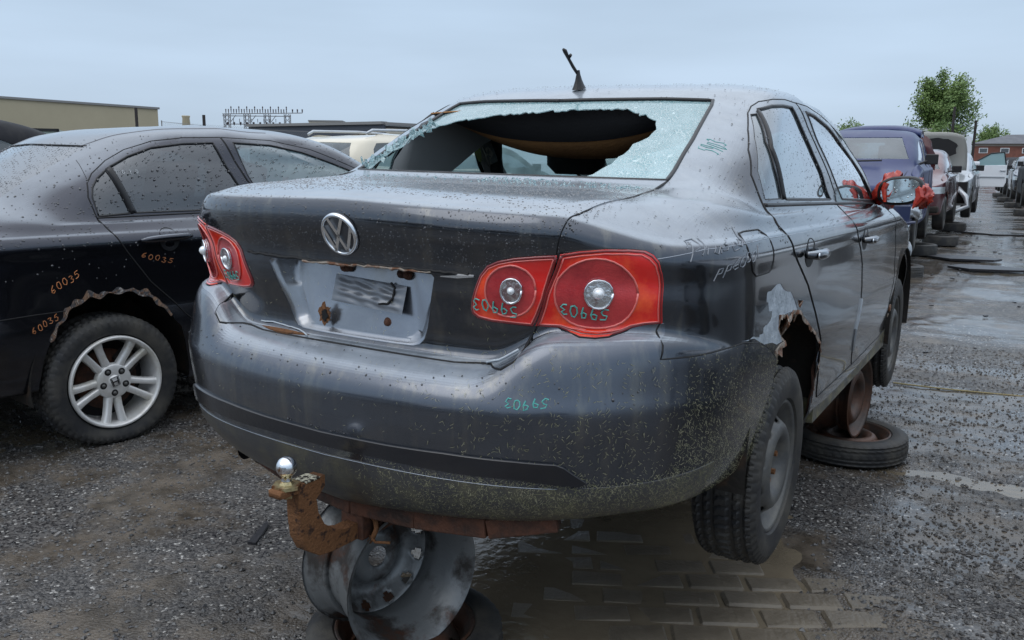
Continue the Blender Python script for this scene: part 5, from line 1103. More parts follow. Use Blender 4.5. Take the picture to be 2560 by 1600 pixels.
# alloy wheel on the right rear, steel ones elsewhere
def alloy(parent):
    q=MB(); h=.105; q.lathe([(h-.012,.222),(h+.002,.220),(h+.006,.214),(h+.002,.207),(h-.010,.202),(h-.03,.198),(-.06,.190),(-h,.20)],72); q.build('rim',ALLOY,parent,True)
    for k in range(5):
        a=2*math.pi*k/5+R(90+18); ca,sa=math.cos(a),math.sin(a); ex,ey=(ca,sa),(-sa,ca)
        for sd in (1,-1):
            V=[];prof=[(.045,.012,.020,.072),(.085,.021,.019,.074),(.12,.026,.0175,.078),(.16,.033,.018,.086),(.203,.044,.022,.094)]
            for (r_,off,hw,x) in prof:
                for (dl,dx) in ((-hw,-.030),(-hw*.8,-.003),(-hw*.3,0),(hw*.3,-.001),(hw*.8,-.006),(hw,-.030)):
                    l_=off*sd+dl*sd; V.append((x+dx,ex[0]*r_+ey[0]*l_,ex[1]*r_+ey[1]*l_))
            F=[(i*6+j,i*6+j+1,(i+1)*6+j+1,(i+1)*6+j) for i in range(4) for j in range(5)]; F=[f if sd<0 else f[::-1] for f in F]
            meshobj('wheel_spoke',V,F,ALLOY,parent)
    q=MB(); q.lathe([(.045,.086),(.070,.084),(.076,.076),(.078,.05),(.076,.0001)],50); q.build('wheel_centre',ALLOY,parent,True)
    for k in range(5):
        a=2*math.pi*k/5+R(90-0-18+0)+R(36); q=MB(); q.lathe([(.0775,.0165),(.0785,.0155),(.0785,.0001)],18,c=(0,.056*math.cos(a),.056*math.sin(a))); lg=q.build('lug_hole',SEAM,parent,True)
        q=MB(); q.lathe([(.0785,.009),(.083,.008),(.085,.0001)],6,c=(0,.056*math.cos(a),.056*math.sin(a))); q.build('lug_nut',STEEL,parent,True)
    q=MB(); q.lathe([(.077,.031),(.082,.029),(.083,.0001)],30); q.build('centre_cap',ALLOY,parent,True)
    q=MB()
    for P in ([(-.015,.017),(-.012,-.018)],[(.015,.017),(.012,-.018)],[(-.013,-.001),(.013,-.001)],[(-.021,.021),(.021,.021),(.017,-.022),(-.017,-.022),(-.021,.021)]): q.tube([(.0845,a,b) for a,b in P],.0016 if len(P)>2 else .0027,5)
    q.build('cap_letter',SEAM,parent)
    q=MB(); q.lathe([(-.02,.145),(0,.145),(.0,.06),(.03,.06),(.03,.0001)],40); q.build('brake_disc',DARKRUST,parent,True)
    q=MB(); q.box((.02,.11,.06),(.05,.08,.11),(.5,0,0)); q.build('brake_caliper',UNDER,parent,bevel=.01)
    q=MB(); q.lathe([(-.04,.19),(-.03,.0001)],30); q.build('back_plate',SEAM,parent,True)
we=empty('wheel',(.87-.105,0,.305),0); we.parent=blk; we.rotation_euler=(R(14),0,0)
tyre(we,.320,.21,.218,N=58,flat=0,groove=.007)
alloy(we)
# flatten the tyre where it stands (low pressure): squash its own mesh in world-down direction
tm=[c for c in we.children if c.name.startswith('tyre')][0]; rotm=Matrix.Rotation(R(14),3,'X'); inv=rotm.inverted()
for v in tm.data.vertices:
    p=rotm@v.co
    if p.z<-.19:
        t=(-.19-p.z)/.13; p.z=-.19-.13*(t-.18*t*t) if p.z>-.4 else p.z; p.z=max(p.z,-.296+.004*random.Random(v.index).random()); p.x*=1+.22*min(1,t)
        v.co=inv@p
for (x,y) in ((-.77,0),(.77,2.7),(-.77,2.7)): wheel_on(blk,(x,y,.305),1 if x>0 else -1,lo=True,mat=ALLOY)
rg=random.Random(41)
H=scatter(skin,2600,(-.5,1.9,.80,1.46),'s',1,lambda a,b:.85 if b>.95 else .12,rg)+scatter(skin,900,(-.5,.5,1.05,1.42),'r',1,lambda a,b:1,rg)
q=MB(); drop_mesh(q,[(p+n*.0015,n) for p,n in H],rg,(.0013,.0038)); q.build('rain_beads',MATS['water_bead'],blk,True,kind='stuff')
bm.free()

# ---------------- rims and spare wheels that hold the cars up ----------------
def spare(loc,label,Rt=.29,w=.125,rz=0,rim=RUSTRIM,group=None,tilt=(0,0),name='spare_wheel'):
    e=empty(name,loc,rz,label,'wheel',group); e.rotation_euler=(tilt[0],R(-90)+tilt[1],rz)
    tyre(e,Rt,w,.20,N=44,sub=4,groove=.004); steel_rim(e,.203,w*.85,rim,holes=12,bolts=False,disc=.0); return e
def bare(loc,az,label,Rr=.21,w=.19,mat=RIMSTEEL,roll=0,flip=False,disc=.0):
    e=empty('bare_rim',loc,0,label,'wheel rim'); e.rotation_euler=(roll,0,R(90-az)+(math.pi if flip else 0)); steel_rim(e,Rr,w,mat,holes=12,bolts=False,disc=disc); return e
spare((.0,-.80,.055),'compact spare tyre lying flat under the tow bar stack')
# open (inboard) side faces right: the disc sits at the far end, so turn the rim round
bare((-.025,-.835,.300),107.5,'bare steel rim standing on edge under the tow bar',.215,.24,flip=True)
q=MB(); q.box((.10,-.99,.012),(.05,.035,.004),(0,0,.4)); tag(q.build('yellow_scrap',M_('yellow_scrap',(.6,.5,.03),.5)),'small yellow plastic scrap by the spare tyre at the bottom edge','scrap')
spare((.78,1.88,.062),'rusty compact spare lying flat in the puddle behind the right rear wheel',rz=.4)
bare((.74,1.90,.290),97,'rusty steel rim wedged upright beneath the grey sedan\'s sill',.205,.17,RUSTRIM)
bare((.50,1.93,.290),97,'dark steel rim standing deeper under the grey sedan',.21,.18,RIMSTEEL)
# ---------------- simple cars for the rows behind ----------------
def hatch(rows,tail=-.92):
    out=[dict(r) for r in rows]; n=len(out)
    ov={14:(-1.0,1.02),15:(-.98,1.06),16:(-.95,1.16),17:(-.88,1.28),18:(-.76,1.38),19:(-.62,1.41),20:(-.40,1.43),21:(.0,1.447),22:(.85,1.459)}
    ov={k+1:v for k,v in ov.items()}
    for i,(yr,z) in ov.items():
        r=out[i]; r['yr']=yr; k=list(r['zx']); k[1]=z; k[3]=z-.03 if i<21 else z-.01; r['zx']=tuple(k); r['yb0']=-.9; r['ybw']=.3
        if i<21: r['yc']=-.45
        elif i<23: r['yc']=0
        zy=list(r['zy']); r['zy']=tuple([-1.0,zy[1]]+zy)
    return out
def lowcar(name,rows,loc,rz,label,paint,sc=(1,1,1),group=None,kind='sedan',glass=None,cat='car',skip=()):
    root=empty(name,loc,rz,label,cat,group); root.scale=sc
    bm=shell(rows,step=.05,NA=22,NS=44,NF=12); lay=bm.faces.layers.int.new('p'); sk=Skin(bm); sd=lambda C:np.abs(C[:,0])>.5
    if kind=='sedan':
        cut(bm,lay,[(-.04,1.06),(.12,1.24),(.30,1.33),(.68,1.345),(.82,1.04)],'s',1,sd,h=.07); cut(bm,lay,[(.80,1.335),(1.2,1.29),(1.5,1.19),(1.82,1.05),(.95,1.04)],'s',2,sd,h=.07)
        cut(bm,lay,sym_top([(0,1.35),(.50,1.35),(.56,1.12),(0,1.10)]),'r',3,lambda C:C[:,1]<.5,h=.07)
    else:
        cut(bm,lay,[(-.62,1.08),(-.58,1.26),(-.50,1.33),(.0,1.35),(.08,1.05)],'s',1,sd,h=.07); cut(bm,lay,[(.14,1.34),(.68,1.345),(.82,1.04),(.20,1.05)],'s',4,sd,h=.07); cut(bm,lay,[(.80,1.335),(1.2,1.29),(1.5,1.19),(1.82,1.05),(.95,1.04)],'s',2,sd,h=.07)
        cut(bm,lay,sym_top([(0,1.34),(.50,1.33),(.60,1.09),(0,1.07)]),'r',3,lambda C:C[:,1]<-.5,h=.07)
    cut(bm,lay,[(-.68,1.06),(.68,1.06),(.52,1.345),(-.52,1.345)],'r',5,lambda C:C[:,1]>1.2,h=.07)
    for yc in (0,2.578): cut(bm,lay,[(yc+.36*math.cos(a),.32+.36*math.sin(a)) for a in np.linspace(0,math.pi,12)]+[(yc-.36,.1),(yc+.36,.1)],'s',6,sd,h=.07)
    cut(bm,lay,[(.42,.76),(.42,.93),(.80,.93),(.80,.76)],'r',7,lambda C:C[:,1]<-.6,h=.06); cut(bm,lay,mir([(.42,.76),(.42,.93),(.80,.93),(.80,.76)]),'r',7,lambda C:C[:,1]<-.6,h=.06)
    cut(bm,lay,[(.45,.60),(.40,.72),(.86,.74),(.86,.62)],'r',8,lambda C:C[:,1]>2.9,h=.06); cut(bm,lay,mir([(.45,.60),(.40,.72),(.86,.74),(.86,.62)]),'r',8,lambda C:C[:,1]>2.9,h=.06)
    gm=glass or LOWGLASS
    extract(bm,lay,0,'body',paint,root,thick=.02)
    for s in (1,-1):
        kp=(lambda c:c.x>0) if s>0 else (lambda c:c.x<0)
        for k in (1,2,4): extract(bm,lay,k,'side_window',gm,root,off=-.006,thick=0,keep=kp)
        extract(bm,lay,7,'tail_light',LAMPRED,root,off=.005,keep=kp); extract(bm,lay,8,'headlight',HEADLT,root,off=.005,keep=kp)
        q=MB(); q.box((s*.95,1.84,1.06),(.17,.08,.13)); q.tube([(s*.8,1.9,1.0),(s*.9,1.87,1.04)],.02,5); q.build('door_mirror',BLACK,root,bevel=.02)
    extract(bm,lay,3,'rear_window',gm,root,off=-.006,thick=0)
    if 'screen' not in skip: extract(bm,lay,5,'windscreen',gm,root,off=-.006,thick=0)
    q=MB(); 
    for s in (1,-1):
        for y in (.11,.90) if kind!='sedan' else (.89,): sk.seam(q,[(y,.34),(y+.02,.8),(y-.02,1.02)],'s',s,.005,0,step=.05)
        sk.seam(q,[(2.1,.35),(2.13,.8),(2.05,.98)],'s',s,.005,0,step=.05); sk.seam(q,[(-.03,1.04),(.9,1.02),(1.9,1.0)],'s',s,.008,0,step=.05)
    q.build('panel_gap',SEAM,root,True,kind='stuff')
    q=MB(); q.box((0,1.2,.33),(1.6,4.2,.12)); q.box((0,.9,.93),(1.35,2.0,.06)); q.box((.36,1,1.1),(.42,.14,.3)); q.box((-.36,1,1.1),(.42,.14,.3)); q.box((.36,1,1.28),(.24,.1,.12)); q.box((-.36,1,1.28),(.24,.1,.12)); q.build('underside',UNDER,root,bevel=.03,smooth=False)
    for (x,y) in ((.775,0),(-.775,0),(.775,2.578),(-.775,2.578)): wheel_on(root,(x,y,.24),1 if x>0 else -1,lo=True)
    bm.free(); return root
def repaint(root,old,new):
    for ch in root.children_recursive:
        if ch.type=='MESH':
            for i,sl in enumerate(ch.material_slots):
                if sl.material==old: sl.link='OBJECT'; sl.material=new
def clone(src,loc,rz,label,paint,old,sc=None,group=None):
    c=copy_tree(src); c.location=loc; c.rotation_euler=(0,0,rz); c['label']=label
    if sc: c.scale=sc
    if 'group' in c: del c['group']
    if group: c['group']=group
    bpy.context.view_layer.update(); repaint(c,old,paint); return c
BLUEP=M_('blue_paint',(.014,.026,.105),.42,.1,.2,coat_r=.12,dirt=((.10,.12,.18),3,(1,1,.5),(.5,.75),.4))
REDPNT=M_('dark_red_paint',(.09,.012,.017),.3,.4,1,dirt=((.25,.2,.2),3,(1,1,.5),(.45,.7),.5))
WHITEP=M_('white_paint',(.70,.73,.76),.35,0,.8,dirt=((.4,.38,.35),3,(1,1,.5),(.55,.8),.3))
SILVERP=M_('silver_paint',(.42,.45,.48),.35,.5,.8,dirt=((.25,.23,.2),4,(1,1,.5),(.5,.75),.4))
CREAMP=M_('cream_paint',(.62,.57,.46),.35,0,.8)
DARKP=M_('charcoal_paint',(.016,.017,.021),.6,0,0,spec=.15,dirt=((.06,.058,.055),3,(1,1,.5),(.45,.7),.5))
PALEP=M_('pale_blue_paint',(.40,.50,.58),.35,.3,.8)
sed=JETTA; hat=hatch(JETTA)
blue=lowcar('parked_hatchback',hat,(-.80,12.9,.36),math.pi+R(2),'blue hatchback facing us with its tailgate spoiler raised and front bumper half torn off',BLUEP,(1,.95,1.12),kind='hatch')
sil0=lowcar('parked_sedan',sed,(-.55,22.6,.36),math.pi,'silver saloon facing us with its bonnet raised behind the red car',SILVERP)
red=clone(sil0,(-.74,18.0,.34),math.pi,'dark red saloon parked just behind the blue hatchback',REDPNT,SILVERP,(1,.97,1.0))
white=clone(sil0,(-1.15,30.2,.48),math.pi,'white saloon with its driver door swung wide open into the aisle',WHITEP,SILVERP)
# blue car: raised tailgate above the roof, fog lamp housing, wiper, torn bumper corner, rims under it
V=[];F=[]
for i in range(13):
    s_=i/12*2-1
    for (y,z) in ((-.72,1.47),(-.85,1.52),(-1.10,1.545),(-1.35,1.535),(-1.45,1.47),(-1.42,1.44),(-1.1,1.46),(-.8,1.43)):
        V.append((s_*.66,y+.16*abs(s_)**2.5,z+.03-.085*abs(s_)**3.2))
for i in range(12):
    for k in range(8): F.append((i*8+k,i*8+(k+1)%8,(i+1)*8+(k+1)%8,(i+1)*8+k))
F+= [tuple(range(8)),tuple(range(96,104))[::-1]]
tg=meshobj('tailgate',V,F,BLUEP,blue,True,label='raised tailgate with a broad roof spoiler'); tg.location=(0,.55,.0)
q=MB(); q.tube([(.55,2.38,1.015),(0,2.47,1.03),(-.35,2.46,1.04)],.012,6); q.build('wiper',BLACK,blue)
q=MB(); q.tube([(-.66,3.06,.80),(-.70,2.4,.93)],.004,4); q.build('panel_gap',SEAM,blue,kind='stuff')
q=MB(); q.box((-.52,3.30,.42),(.62,.14,.20),(0,0,.25)); q.box((-.62,3.36,.30),(.56,.22,.03),(0,.1,.3)); q.build('torn_bumper',M_('torn_blue_bumper',(.02,.03,.08),.35,0,.8),blue,bevel=.02,label='broken front bumper hanging down')
q=MB(); q.lathe([(0,.0001),(.0,.045),(.01,.055),(.02,.055)],20,axis='y'); o=q.build('fog_lamp',HEADLT,blue,True); o.location=(-.40,3.40,.47); o.rotation_euler=(0,0,math.pi)
crumple('crushed_bumper_corner',[((-.80,3.1,.42),.05,.05),((-.86,3.0,.44),.10,.07),((-.92,2.85,.42),.12,.08),((-.93,2.72,.38),.05,.03)],SILVERP,blue,3,.02)
q=MB(); q.box((.0,-.2,.0),(.01,.01,.01))
spare((.02,10.02,.06),'spare tyre lying flat beneath the blue hatchback',Rt=.33,w=.16)
e=empty('bare_rim',(-.04,10.12,.315),0,'ribbed alloy rim stood between the blue hatchback and its spare tyre','wheel rim'); e.rotation_euler=(0,0,R(75)); 
q=MB(); q.lathe([(-.1,.19),(-.08,.165),(.06,.165),(.1,.19)],30); q.build('rim',SILVERP,e,True)
for k in range(10):
    a=2*math.pi*k/10; q=MB(); q.box((.06,.11*math.cos(a),.11*math.sin(a)),(.04,.17,.022),(a,0,0)); q.build('wheel_spoke',SILVERP,e)
def stack(x,y,which,n=1,rt=.31):
    for k in range(n): 
        e=empty('spare_wheel',(x+.03*k,y,.10+.2*k),.3*k,which if n==1 else which+(' at the bottom' if k==0 else ' on top'),'wheel'); e.rotation_euler=(0,R(-90),.3*k); tyre(e,rt,.19,.20,N=12,sub=3,groove=0); q=MB(); q.lathe([(.05,.2),(.02,.17),(.04,.08),(.03,.0001)],20); q.build('rim',RUSTRIM,e,True)
stack(-.05,13.0,'worn tyre lying under the rear of the blue hatchback'); stack(.12,15.2,'black tyre lying under the nose of the dark red saloon'); stack(-.0,19.4,'black tyre lying under the silver saloon with the raised bonnet'); stack(-1.2,27.0,'tyre lying under the nose of the white saloon')
# silver car: raised bonnet seen from its underside, hanging bumper
V=[];F=[]
for i in range(15):
    s_=i/14*2-1
    for j in range(9):
        t=j/8; V.append((s_*(.70-.10*t**3),2.45+.30*t-.05*abs(s_)**2,1.0+.86*t-.10*abs(s_)**4*t+.05*math.sin(math.pi*t)))
for i in range(14):
    for j in range(8): F.append((i*9+j,i*9+j+1,(i+1)*9+j+1,(i+1)*9+j))
o=meshobj('bonnet',V,F,M_('bonnet_underside',(.38,.38,.35),.55,.1),sil0,True,label='raised bonnet showing its ribbed underside'); sd=o.modifiers.new('s','SOLIDIFY'); sd.thickness=.02
flat_blob('bonnet_opening',-.02,1.50,.48,.24,2.74,SEAM,5,sil0,jit=.08)
q=MB(); q.tube([(-.62,3.35,.62),(-.80,3.45,.42),(-.86,3.50,.22),(-.60,3.62,.10),(-.3,3.6,.05)],[.05,.06,.05,.05,.02],8); q.build('hanging_bumper',SILVERP,sil0,True,label='front bumper hanging to the ground')
q=MB(); q.box((-.2,3.2,.55),(1.2,.3,.4)); q.build('engine_bay',SEAM,sil0)
# dark red car: bonnet-liner flap standing up
crumple('raised_bonnet',[((-.62,2.45,1.15),.02,.10),((-.50,2.5,1.35),.03,.24),((-.2,2.5,1.42),.03,.30),((.3,2.45,1.40),.03,.28)],M_('dark_red_flap',(.06,.008,.01),.4,.2,.6),red,2,.01)
# white car: open front door, aisle side
dr=empty('door',(-.86,2.02,0),0); dr.parent=white; dr.rotation_euler=(0,0,R(-82))
q=MB(); q.add([(x,y,z) for x in (-.03,.03) for y,z in ((0,.36),(0,.98),(-.10,1.0),(-1.08,1.03),(-1.10,.50),(-1.04,.36))],[(0,1,2,3,4,5),(11,10,9,8,7,6)]+[(i,i+6,(i+1)%6+6,(i+1)%6) for i in range(6)])
o=q.build('door_panel',WHITEP,dr,bevel=.012); 
q=MB(); q.tube([(0,-.06,1.0),(0,-.30,1.18),(0,-.62,1.38),(0,-.98,1.42),(0,-1.06,1.04)],.022,6); q.build('window_frame',BLACK,dr)
q=MB(); q.add([(0,-.08,1.0),(0,-.30,1.17),(0,-.62,1.37),(0,-.97,1.41),(0,-1.05,1.03)],[(0,1,2,3,4)]); q.build('side_window',M_('clear_green_glass',(.25,.38,.40),.1,0,.8),dr)
q=MB(); q.box((-.05,-.98,.86),(.03,.16,.025)); q.build('door_handle',SILVERP,dr,bevel=.008); q=MB(); q.box((.06*-1,-.20,1.07),(.12,.26,.12)); q.build('door_mirror',WHITEP,dr,bevel=.03); q=MB(); q.box((-.045,-.55,.66),(.02,1.0,.03)); q.build('side_moulding',SILVERP,dr)
for ch in dr.children: 
    pass
# row beyond on the left, and its neighbours
cream=lowcar('parked_suv',hat,(-6.7,7.0,.12),R(-6),'cream estate with roof rails behind the black sedan',CREAMP,(1.06,1.02,1.17),kind='hatch',cat='car')
q=MB(); 
for s in (1,-1): q.tube([(s*.55,-.55,1.435),(s*.56,-.45,1.475),(s*.57,.4,1.49),(s*.55,1.0,1.475),(s*.54,1.1,1.44)],.018,6)
q.build('roof_rail',SILVERP,cream,True)
sk_=None
dkh=clone(blue,(-8.6,11.6,.2),R(-4),'black hatchback with its tailgate propped open behind the cream estate',DARKP,BLUEP,(1.05,1,1.08))
for ch in list(dkh.children):
    if ch.name.split('.')[0] in('torn_bumper','crushed_bumper_corner','fog_lamp','wiper'): bpy.data.objects.remove(ch)
# its open tailgate
q=MB(); V=[]
for i in range(9):
    s_=i/8*2-1
    for (y,z) in ((-.75,1.50),(-1.15,1.56),(-1.55,1.50),(-1.62,1.42),(-1.2,1.47),(-.78,1.44)): V.append((s_*.62,y,z-.05*abs(s_)**3))
F=[(i*6+k,i*6+(k+1)%6,(i+1)*6+(k+1)%6,(i+1)*6+k) for i in range(8) for k in range(6)]+[tuple(range(6)),tuple(range(48,54))[::-1]]
meshobj('tailgate',V,F,DARKP,dkh,True)
clone(blue,(-3.3,8.6,.25),R(2),'pale blue hatchback seen through the broken rear window',PALEP,BLUEP,(1,.95,1.05))
clone(sil0,(-6.3,.05,.14),R(-8),'charcoal saloon showing only its roof beyond the black sedan',DARKP,SILVERP,(1.02,1,1.12))
for ch in list(bpy.data.objects):
    if ch.parent and ch.parent.get('label','').startswith(('charcoal saloon showing','pale blue','white saloon')) and ch.name.split('.')[0] in('bonnet','bonnet_opening','hanging_bumper','engine_bay','torn_bumper','crushed_bumper_corner','tailgate','fog_lamp'): bpy.data.objects.remove(ch)
for ch in list(red.children):
    if ch.name.split('.')[0] in('bonnet','bonnet_opening','hanging_bumper','engine_bay'): bpy.data.objects.remove(ch)
# right-hand row across the aisle (the nearest ones stand outside the frame and show only as reflections)
plain=clone(white,(5.2,4.0,.30),R(90),'white saloon across the aisle, out of the frame',WHITEP,WHITEP)
for ch in list(plain.children):
    if ch.name.split('.')[0]=='door':
        for c2 in list(ch.children): bpy.data.objects.remove(c2)
        bpy.data.objects.remove(ch)
blk2=clone(plain,(5.4,7.0,.30),R(91),'charcoal saloon across the aisle, out of the frame beside the white one',DARKP,WHITEP)
clone(plain,(5.3,1.0,.30),R(89),'silver saloon across the aisle, out of the frame',SILVERP,WHITEP)
lab=['black saloon nearest on the right across the aisle','charcoal saloon second from the right edge across the aisle','dark grey saloon third in the right-hand row','black saloon fourth in the right-hand row, nearly hidden','grey saloon fifth in the right-hand row','dark saloon farthest in the right-hand row']
RR=[(2.75,20.0,DARKP,1.18),(2.35,25.8,PAINT2,1.12),(1.95,31.6,DARKP,1.15),(1.55,37.5,PAINT2,1.05),(1.15,43.5,DARKP,1.05),(.75,50,DARKP,1.1)]
for (x,y,p,zs),lb in zip(RR,lab):
    c=clone(plain,(x-2.2 if False else x,y,.34),math.pi+R(3.8),lb,p,WHITEP,(1,1,zs),group='dark cars in the right-hand row')
    stack(x-.55,y-3.6,'flat tyre under the '+('nearest','second','third','fourth','fifth','farthest')[lab.index(lb)]+' car of the right-hand row')
for k,(x,y,p,t) in enumerate(((-5.0,-11.2,DARKP,'charcoal saloon added unseen behind the viewer, farthest to the left'),(-2.4,-11.4,PAINT2,'black saloon added unseen behind the viewer, left of the middle'),(.2,-11.2,DARKP,'charcoal saloon added unseen straight behind the viewer'),(2.8,-11.5,PAINT2,'black saloon added unseen behind the viewer on the right'),(5.4,-11.1,DARKP,'charcoal saloon added unseen behind the viewer, farthest to the right'))):
    clone(plain,(x,y,.30),0,t,p,WHITEP,(1.1,1,1.12))  # unseen cars added behind the camera to block sky reflections
bpy.data.objects.update() if hasattr(bpy.data.objects,'update') else None
# ---------------- litter on the ground ----------------
MATB=M_('rubber_mat',(.018,.018,.022),.35,bump=.3,bscale=60)
def slab(P,z,th,name,mat,label,cat):
    V=[(x,y,z) for x,y in P]+[(x,y,z+th) for x,y in P]; n=len(P); tag(meshobj(name,V,[tuple(range(n))[::-1],tuple(range(n,2*n))]+[(i,(i+1)%n,n+(i+1)%n,n+i) for i in range(n)],mat,None,False),label,cat)
slab([(.15,12.6),(.5,12.3),(1.1,12.45),(1.2,12.7),(.9,12.95),(.3,12.95)],.012,.03,'floor_mat',MATB,'black rubber mat lying farther up the wet aisle','mat')
slab([(.55,11.2),(.85,10.95),(1.35,11.1),(1.75,11.3),(1.2,11.6),(.7,11.55)],.012,.03,'floor_mat',MATB,'torn black rubber mat nearer in the wet aisle','mat')
q=MB(); q.tube([(.80,3.50,.012),(1.1,3.50,.014),(1.4,3.56,.011),(1.8,3.62,.013),(2.6,3.75,.012)],.006,6); tag(q.build('rope',M_('rope_straw',(.30,.25,.13),.8)),'thin straw-coloured rope across the gravel aisle','rope')
q=MB(); q.tube([(.1,19.0,.02),(.9,18.4,.02),(1.7,18.7,.02),(3.4,18.9,.02)],.02,5); tag(q.build('cable',BLACK),'black cable snaking over the far aisle','cable')
slab([(.70,2.86),(.76,2.84),(.78,2.90),(.72,2.93)],.005,.012,'plastic_lid',STONEP,'pale round lid beside the spare wheel under the sill','lid')
slab([(-1.05,-.35),(-1.02,-.37),(-.93,-.52),(-.965,-.53)],.006,.012,'rubber_strip',MATB,'black rubber strip on the ground at the lower left','strip')
slab([(-.62,-.46),(-.59,-.48),(-.575,-.455),(-.60,-.44)],.006,.006,'red_shard',LAMPDARK,'tiny red lamp shard on the bare ground','shard')
g=random.Random(77)
q=MB()
for k in range(150):
    x,y=g.uniform(.4,3.2),g.uniform(4.5,24); a=g.uniform(0,3.1); s=g.uniform(.008,.028); q.box((x,y,.01+s*.2),(s*g.uniform(1,4),s,s*.5),(g.uniform(-.2,.2),g.uniform(-.2,.2),a))
tag(q.build('debris',MATB),'scattered dark scraps all along the aisle','debris',kind='stuff')
q=MB()
for k in range(160):
    x,y=g.uniform(-4.2,2.2),g.uniform(-1.5,3.5); 
    if abs(x-.2)<.9 and abs(y)<.9: continue
    a=g.uniform(0,3.1); s=g.uniform(.004,.012); q.box((x,y,float(gheight(np.array([x]),np.array([y]))[0])+.004),(s*g.uniform(1,5),s,s*.6),(g.uniform(-.2,.2),g.uniform(-.2,.2),a))
tag(q.build('debris',STONEP),'small pale and brown crumbs around the two sedans','debris',kind='stuff')
# ---------------- buildings ----------------
def bld(name,label,loc,rz,parts,cat='building'):
    e=empty(name,loc,rz,label,cat)
    for nm,c,d,m in parts: q=MB(); q.box(c,d); q.build(nm,m,e)
    return e
TAN=M_('tan_cladding',(.42,.37,.26),.8,col2=(.38,.335,.235),nscale=.12,thr=(.4,.6)); GREYF=M_('grey_flashing',(.22,.22,.22),.6)
e=bld('warehouse','large plain tan warehouse at the left edge',(-63.5,26.5,0),R(0),[('wall',(0,0,2.45),(22,24,4.9),TAN),('roof_edge',(0,0,4.97),(22.2,24.2,.14),GREYF)]); e.rotation_euler=(0,0,R(2))
CONT=M_('pale_green_metal',(.38,.46,.40),.5,col2=(.3,.36,.33),nscale=2,thr=(.45,.6))
e=empty('container',(-44.4,24.9,0),R(52),'pale green shipping container in front of the tan warehouse','container')
q=MB(); q.box((0,0,1.42),(2.44,6,2.8)); q.build('wall',CONT,e)
for x in (-1.2,1.2): q=MB(); q.box((x,-3.02,1.42),(.12,.1,2.84)); q.build('corner_post',BLACK,e)
q=MB(); q.box((0,-3.02,2.8),(2.5,.1,.14)); q.build('header',BLACK,e)
for x in (-.3,.3): q=MB(); q.tube([(x,-3.05,.2),(x,-3.05,2.7)],.03,5); q.build('lock_rod',GREYF,e)
DKM=M_('dark_blue_grey_cladding',(.065,.075,.095),.6,col2=(.055,.065,.085),nscale=.5,thr=(.4,.6)); CREAMW=M_('cream_wall',(.48,.45,.37),.8)
e=empty('warehouse',(0,0,0),0,'long dark grey flat-roofed warehouse with a small gull sign','building')
A=Vector((-41.5,36.9,0)); Bc=Vector((-30.2,36.4,0)); Cc=Vector((-29.0,44.5,0)); D=Vector((-43,47,0))
def wall(P,Q,h,mat,nm,par,z0=0,th=.2):
    d=Q-P; q=MB(); q.box(((P+Q)/2+Vector((0,0,z0+h/2))),(d.length,th,h),(0,0,math.atan2(d.y,d.x))); return q.build(nm,mat,par)
wall(A,Bc,3.45,DKM,'wall',e); wall(Bc+Vector((0,.1,0)),Cc,3.25,CREAMW,'wall',e); wall(A,Bc,.16,GREYF,'roof_edge',e,3.46,.5); wall(Bc,Cc,.16,GREYF,'roof_edge',e,3.42,.5)
q=MB(); q.add([tuple(p+Vector((0,0,3.4))) for p in (A,Bc,Cc,D)],[(0,1,2,3)]); q.build('roof',GREYF,e)
q=MB(); c=A.lerp(Bc,.945)+Vector((.0,-.16,2.85)); q.tube([c+Vector((-.12,0,.14)),c+Vector((-.02,0,.10)),c+Vector((-.04,0,-.08)),c+Vector((.10,0,-.15)),c+Vector((.16,0,-.02))],.035,5); q.build('gull_sign',WHITEM,e)
bld('shed','small beige rooftop block beyond the dark warehouse',(-53,56.5,0),R(35),[('wall',(0,0,2.4),(2.9,2.2,4.75),CREAMW),('roof_edge',(0,0,4.82),(3.0,2.3,.12),GREYF)])
e=empty('chimney',(-75.1,59.2,0),0,'tapered tan chimney on the left skyline','chimney'); q=MB(); q.lathe([(0,.75),(5.6,.36),(5.75,.42),(5.85,.42),(5.85,.0001)],16,axis='z'); q.build('stack',TAN,e,True)
for (x,y,z,lb) in ((-34.6,23.7,3.75,'dark post in front of the tan warehouse corner'),(-31.9,25.3,3.45,'dark post right of the tan chimney'),(-3.3,62,5.3,'tall dark post before the brick building'),(-2.2,66,4.6,'shorter dark post before the brick building')):
    q=MB(); q.tube([(x,y,0),(x,y,z)],.07 if y<40 else .09,6); tag(q.build('post',M_('post_dark',(.03,.025,.025),.7) if 'post_dark' not in MATS else MATS['post_dark']),lb,'post')
# chain-link fence between the posts
e=empty('fence',(0,0,0),0,'thin chain-link fence top on the left skyline','fence')
P0=Vector((-34.0,24.6,3.15)); P1=Vector((-27.5,28.2,2.75)); q=MB(); q.tube([P0+(P1-P0)*t+Vector((0,0,-.10*math.sin(math.pi*t))) for t in np.linspace(0,1,12)],.012,4); q.build('top_wire',GREYF,e)
q=MB()
for k in range(70):
    for s in (1,-1):
        a=P0+(P1-P0)*(k/70); b=P0+(P1-P0)*(min(1,max(0,(k+s*9)/70)))+Vector((0,0,-1.1)); q.tube([a,b],.004,3,False)
q.build('mesh',GREYF,e,kind='stuff'); q=MB(); q.tube([P0+Vector((0,0,.05)),Vector((P0.x,P0.y,0))],.03,5); q.build('post',GREYF,e)
